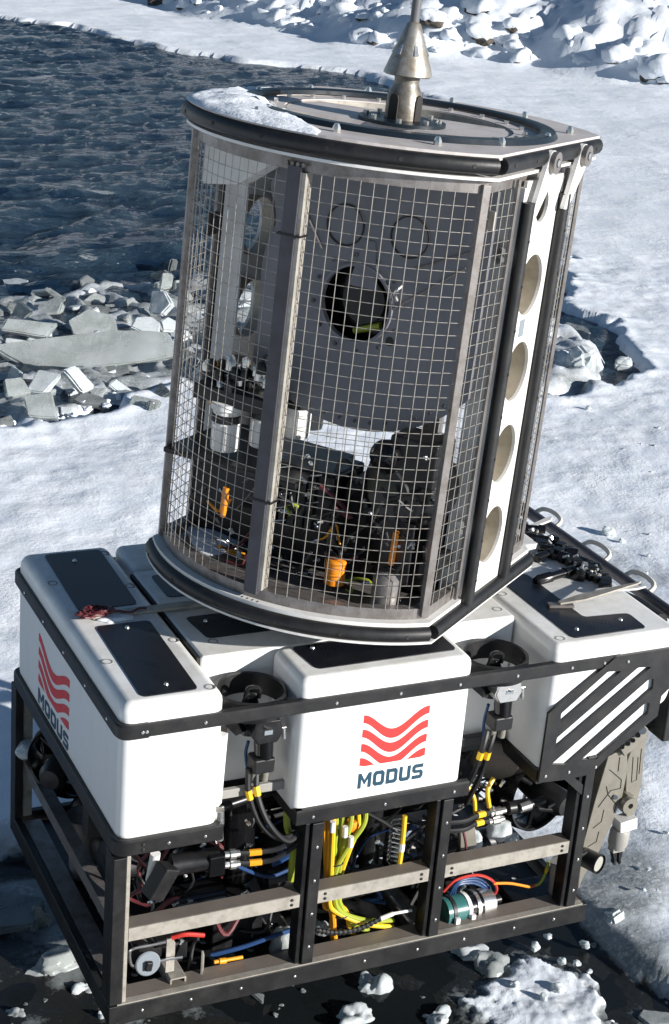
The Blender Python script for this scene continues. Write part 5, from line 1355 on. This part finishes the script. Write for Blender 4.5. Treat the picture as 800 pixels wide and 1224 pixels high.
MB().tube(smooth_path([(.17, -.30, .01), (.165, -.31, .03), (.175, -.315, .05), (.18, -.30, .06)]), .007, 8).build('flange_hook', 'bright_steel', drum)

# ---- machinery at the foot of the cage
def cpart(mb, name, mat, bev=0.0): return mb.build(name, mat, CAGE, bev, 2)
def canister(px, py, y, r, h, band=True):
    p = cat(px, py, 1, y)
    o = cpart(MB().lathe([(0, -h / 2), (r * .95, -h / 2), (r, -h / 2 + .01), (r, h / 2 - .01), (r * .95, h / 2), (0, h / 2)], 24, Matrix.Translation(p)), 'oil_canister', 'white_paint')
    if band:
        MB().lathe([(r, h * .18), (r + .004, h * .2), (r + .004, h * .36), (r, h * .38)], 24, Matrix.Translation(p), closed=True).build('canister_band', 'rubber', o)
    MB().lathe([(0, h / 2), (r * 1.18, h / 2), (r * 1.18, h / 2 + .025), (0, h / 2 + .03)], 24, Matrix.Translation(p)).build('canister_cap', 'white_plastic', o)
    for s_ in (-.4, .5): MB().cyl(p + Vector((r * s_, -r * .95, -h * .45)), p + Vector((r * s_, -r * .95, h * .15)), .004, .004, 6).build('canister_rod', 'bright_steel', o)
    return p
canister(270, 512, -.42, .050, .15); canister(316, 508, -.36, .048, .15); canister(356, 495, -.22, .05, .16); canister(372, 488, -.10, .05, .14)
for x0, y0, x1, y1, yy, w_, h_, m in ((244, 478, 302, 455, -.42, .0, .05, 'black_metal'),):
    a = cat(252, 470, 1, -.42); b_ = cat(318, 462, 1, -.36)
    cpart(MB().box(a.x - .05, b_.x + .06, -.46, -.30, a.z - .02, a.z + .04), 'valve_manifold', 'black_metal', .008)
rc = random.Random(8)
b = MB(); b2 = MB()
for i in range(46):
    p = cat(rc.uniform(246, 325), rc.uniform(438, 470), 1, rc.uniform(-.45, -.33)); s_ = rc.uniform(.010, .022)
    (b if i % 4 else b2).tube([p, p + Vector((0, 0, s_ * 1.2)), p + Vector((rc.uniform(-.01, .01), 0, s_ * 2.2))], [s_, s_, s_ * .6], 8)
cpart(b, 'valve_stack', 'black_metal')['kind'] = 'stuff'; cpart(b2, 'valve_caps', 'bright_steel')['kind'] = 'stuff'
p = cat(262, 442, 1, -.42); cpart(MB().cyl(p, p + Vector((.0, 0, .03)), .012), 'bleed_screw', 'amber')
p = cat(252, 482, 1, -.42); cpart(MB().cyl(p, p + Vector((.0, 0, .02)), .009), 'bleed_screw', 'amber')
# shelf under the canisters
p = cat(280, 545, 1, -.40); cpart(MB().box(-.52, .02, -.50, -.05, p.z - .02, p.z), 'canister_shelf', 'black_metal', .004)
cpart(MB().box(-.50, .0, -.30, -.10, .07, p.z - .02), 'power_pack', 'black_plastic', .01)
# finned motor block
p = cat(352, 590, 1, -.36); mo = cpart(MB().box(p.x - .10, p.x + .15, -.36, -.12, .09, p.z + .10), 'drive_motor', 'black_metal', .012)
for k in range(5): MB().box(p.x - .08 + k * .035, p.x - .055 + k * .035, -.375, -.3605, p.z - .12, p.z + .09).build('cooling_fin', 'black_plastic', mo)
for k in range(9):
    z = p.z + .085 - (k % 5) * .05; x = p.x - .06 + (k // 5) * .12
    MB().tube([(x, -.378, z), (x + .055, -.392, z + .022)], .003, 6).build('motor_stud', 'bright_steel', mo)
# sheave with a yellow rim
c = cat(372, 612, 1, -.20); sh_ = Matrix.Translation(c) @ Matrix.Rotation(rad(18), 4, 'Z') @ RY
wl = cpart(MB().lathe([(.06, -.03), (.19, -.03), (.20, -.02), (.175, .0), (.20, .02), (.19, .03), (.06, .03)], 48, sh_, closed=True), 'tether_sheave', 'black_plastic')
MB().lathe([(.2005, -.019), (.206, -.019), (.206, .019), (.2005, .019)], 48, sh_, closed=True).build('sheave_rim', 'amber', wl)
MB().lathe([(0, -.035), (.06, -.035), (.06, .035), (0, .035)], 24, sh_).build('sheave_hub', 'black_metal', wl)
c = cat(436, 592, 1, -.30)
cpart(MB().prism(rpoly([(-.10, -.18), (.06, -.18), (.07, .05), (.045, .085), (.01, .08), (-.02, .02), (-.10, -.06)], .02, 3), (c, (1, 0, 0), (0, 0, 1), (0, 1, 0)), .05), 'sheave_arm', 'black_metal', .004)
# pressure dome, big dark gearbox at the right
c = cat(462, 545, 1, -.40)
dm = cpart(MB().lathe([(0, .055), (.03, .05), (.05, .03), (.058, 0), (.058, -.08), (0, -.08)], 26, Matrix.Translation(c) @ Matrix.Rotation(rad(62), 4, 'X')), 'pressure_dome', 'gloss_black')
c = cat(490, 580, 1, -.30)
gb = cpart(MB().lathe([(0, -.10), (.13, -.10), (.15, -.08), (.15, .05), (.12, .09), (.05, .10), (0, .10)], 36, Matrix.Translation(c) @ Matrix.Rotation(rad(80), 4, 'X')), 'winch_gearbox', 'gloss_black')
for k in range(10):
    a = k * .628; MB().cyl(c + Vector((.135 * math.cos(a), -.085, .135 * math.sin(a))), c + Vector((.135 * math.cos(a), -.10, .135 * math.sin(a))), .008, .008, 6).build('gearbox_bolt', 'black_metal', gb)
cpart(MB().box(.10, .46, -.30, .20, .08, .42), 'winch_base', 'black_metal', .02)
cpart(MB().box(.30, .48, -.40, -.25, .50, .66), 'control_box', 'black_plastic', .01)
c = cat(470, 655, 1, -.43); fl_ = cpart(MB().cyl(c + Vector((0, 0, -.06)), c + Vector((.004, 0, .06)), .011, .011, 12), 'orange_float_tube', 'orange')
cpart(MB().box(c.x - .06, c.x + .06, -.41, -.40, c.z - .13, c.z + .09), 'mount_plate', 'black_plastic', .004)
c = cat(462, 702, 1, -.45); cpart(MB().tube([c + Vector((0, 0, -.06)), c + Vector((0, 0, -.05)), c + Vector((0, 0, .04)), c + Vector((0, 0, .06))], [.054, .05, .05, .03], 22), 'steel_canister', 'weathered_steel')
c = cat(401, 683, 1, -.47)
oc = cpart(MB().lathe([(0, -.045), (.032, -.045)] + [(q, z) for k in range(4) for q, z in ((.036, -.042 + k * .022), (.036, -.026 + k * .022), (.033, -.022 + k * .022))] + [(.03, .046), (0, .048)], 22, Matrix.Translation(c)), 'orange_float', 'orange')
MB().tube(smooth_path([c + Vector((0, 0, .045)), c + Vector((.01, 0, .07)), c + Vector((-.03, .03, .10)), c + Vector((-.06, .05, .18))]), .006, 8).build('float_lead', 'rubber', oc)
c = cat(268, 600, 1, -.50); cpart(MB().tube([c + Vector((0, 0, -.055)), c + Vector((0, 0, -.03)), c + Vector((.004, 0, .055))], [.009, .013, .012], 12), 'orange_float_tube', 'orange')
# cables among the machinery
cols = ['rubber'] * 14 + ['lime', 'maroon', 'amber', 'red']
for i in range(42):
    px = rc.uniform(250, 520); py = rc.uniform(565, 705); y = rc.uniform(-.50, -.38)
    P_ = [cat(px, py, 1, y)]
    for k in range(3): P_.append(P_[-1] + Vector((rc.uniform(-.07, .07), rc.uniform(-.03, .03), rc.uniform(-.08, .06))))
    for q in P_:
        q.z = max(q.z, .08)
        rr = math.hypot(q.x, q.y)
        if rr > .64: q.x *= .64 / rr; q.y *= .64 / rr
        if abs(q.x) > .48: q.x = math.copysign(.48, q.x)
    MB().tube(smooth_path(P_, 5), rc.choice((.004, .006, .008)), 6).build('control_hose', rc.choice(cols), CAGE)
b = MB()
for i in range(48):
    p = cat(rc.uniform(255, 525), rc.uniform(540, 712), 1, rc.uniform(-.46, -.37)); p.z = max(p.z, .09)
    d = Vector((rc.uniform(-1, 1), -.5, rc.uniform(-.6, 1))).normalized(); b.tube([p, p + d * .010, p + d * .010, p + d * .024], [.007, .007, .004, .004], 6)
b.build('small_fittings', 'bright_steel', CAGE)['kind'] = 'stuff'
b = MB()
for i in range(34):
    p = cat(rc.uniform(345, 530), rc.uniform(560, 705), 1, rc.uniform(-.30, -.16)); s_ = rc.uniform(.015, .05); p.z = max(p.z, .09)
    if rc.random() < .2: b.box(-s_, s_, -s_, s_, -s_ * .8, s_ * .8, Matrix.Translation(p) @ Matrix.Rotation(rc.uniform(0, 3), 4, 'Z'))
    else: b.cyl(p, p + Vector((rc.uniform(-.06, .06), rc.uniform(-.03, .03), rc.uniform(-.06, .06))), s_ * .8)
b.build('small_machinery', 'black_metal', CAGE)['kind'] = 'stuff'
cpart(MB().prism(dshape(.62, .46), zpl(.0665), .006), 'floor_plate', 'weathered_steel')

# ---- snow and ice lying on the machines, rope on the stern block
def snow_pad(name, a0, a1, r0, r1, z, h, label, seed):
    n, m = 60, 18; V = []; F = []
    for i in range(n + 1):
        t = i / n; a = rad(a0 + (a1 - a0) * t); q = math.sin(math.pi * min(1, max(0, t))) ** 0.45
        for j in range(m + 1):
            s = j / m; ns = noise.noise(Vector((a * 3, s * 1.5, seed)))
            ri = r1 - (r1 - r0) * q * (1 + 0.25 * ns); r = ri + (r1 - ri) * s
            x, y = r * math.cos(a), r * math.sin(a)
            x = max(-.57, min(.57, x))
            e = (math.sin(math.pi * s) ** 0.4) * q
            zz = z - .004 + h * e * (0.75 + 0.35 * noise.noise(Vector((x * 9, y * 9, seed)))) + .006 * noise.noise(Vector((x * 40, y * 40, 0)))* e
            V.append(M4 @ Vector((x, y, zz)))
    for i in range(n):
        for j in range(m):
            k = i * (m + 1) + j; F.append((k, k + 1, k + m + 2, k + m + 1))
    o = MB().add(V, F).build(name, 'cap', None, angle=80)
    return tag(o, label, 'snow')
snow_pad('snow_patch', -196, -84, .44, .735, 1.640, .032, 'wind packed snow lying on the left rim of the cage top', 3)
snow_pad('snow_patch', -170, -120, .35, .60, .070, .030, 'small snow drift inside the cage on its floor', 8)
def lump(name, p, s_, label, seed, mat='pale_ice'):
    bm = bmesh.new(); bmesh.ops.create_icosphere(bm, subdivisions=3, radius=1)
    for v in bm.verts:
        n = v.co.normalized(); v.co = n * (1 + .35 * noise.noise(n * 1.4 + Vector((seed, 0, 0))) + .08 * noise.noise(n * 5 + Vector((0, seed, 0)))); v.co = Vector((v.co.x * s_[0], v.co.y * s_[1], v.co.z * s_[2]))
    me = bpy.data.meshes.new(name); bm.to_mesh(me); bm.free(); me.polygons.foreach_set('use_smooth', [True] * len(me.polygons)); me.materials.append(MATS[mat])
    o = bpy.data.objects.new(name, me); COL.objects.link(o); o.location = p
    return tag(o, label, 'ice lump')
lump('ice_lump', (0.052, 1.22, Z_MT + .03), (.055, .06, .035), 'ice lump sitting on the stern middle rail at the far corner', 2)
lump('ice_lump', A(596, 992, .20), (.05, .05, .045), 'rounded ice lump lying in the frame under the bow thruster', 4)
lump('ice_lump', A(611, 1002, .20), (.03, .03, .03), 'smaller ice lump beside the rounded one under the thruster', 9)
lump('ice_lump', A(566, 1005, .18), (.035, .035, .05), 'ice lump by the junction box in the right bay', 6)
lump('ice_lump', A(338, 1130, .16), (.05, .05, .08), 'grey ice lump in the lower left bay against the second upright', 5, 'grey_ice')
lump('ice_lump', A(385, 1110, .16), (.03, .03, .03), 'small ice lump behind the corrugated hose', 11, 'grey_ice')
rp = at(104, 737, 2, TOP + .012); P_ = []
rr_ = random.Random(4)
for k in range(90):
    a = k * .42; P_.append(rp + Vector((.045 * math.cos(a) + rr_.uniform(-.012, .012) + .0006 * k, .030 * math.sin(a) + rr_.uniform(-.01, .01), .006 + .0002 * k + rr_.uniform(-.004, .006))))
P_ += [rp + Vector((.08 + .02 * k, -.01 + .012 * math.sin(k * 1.3), .008)) for k in range(8)]
tag(MB().tube(smooth_path(P_, 3), .0045, 6).build('rope_bundle', 'maroon', None), 'tangled dark rope bundle on top of the stern float block', 'rope')
lump('snow_crust', at(138, 739, 2, TOP + .004), (.06, .03, .010), 'thin snow crust beside the tangled rope on the stern block', 13, 'cap')
# latch ring between the cage and the vehicle
MB().lathe([(0.20, -0.150), (0.30, -0.150), (0.32, -0.02), (0.40, -0.005), (0.40, 0.0), (0.20, 0.0)], 40, closed=True).build('docking_ring', 'black_metal', CAGE)
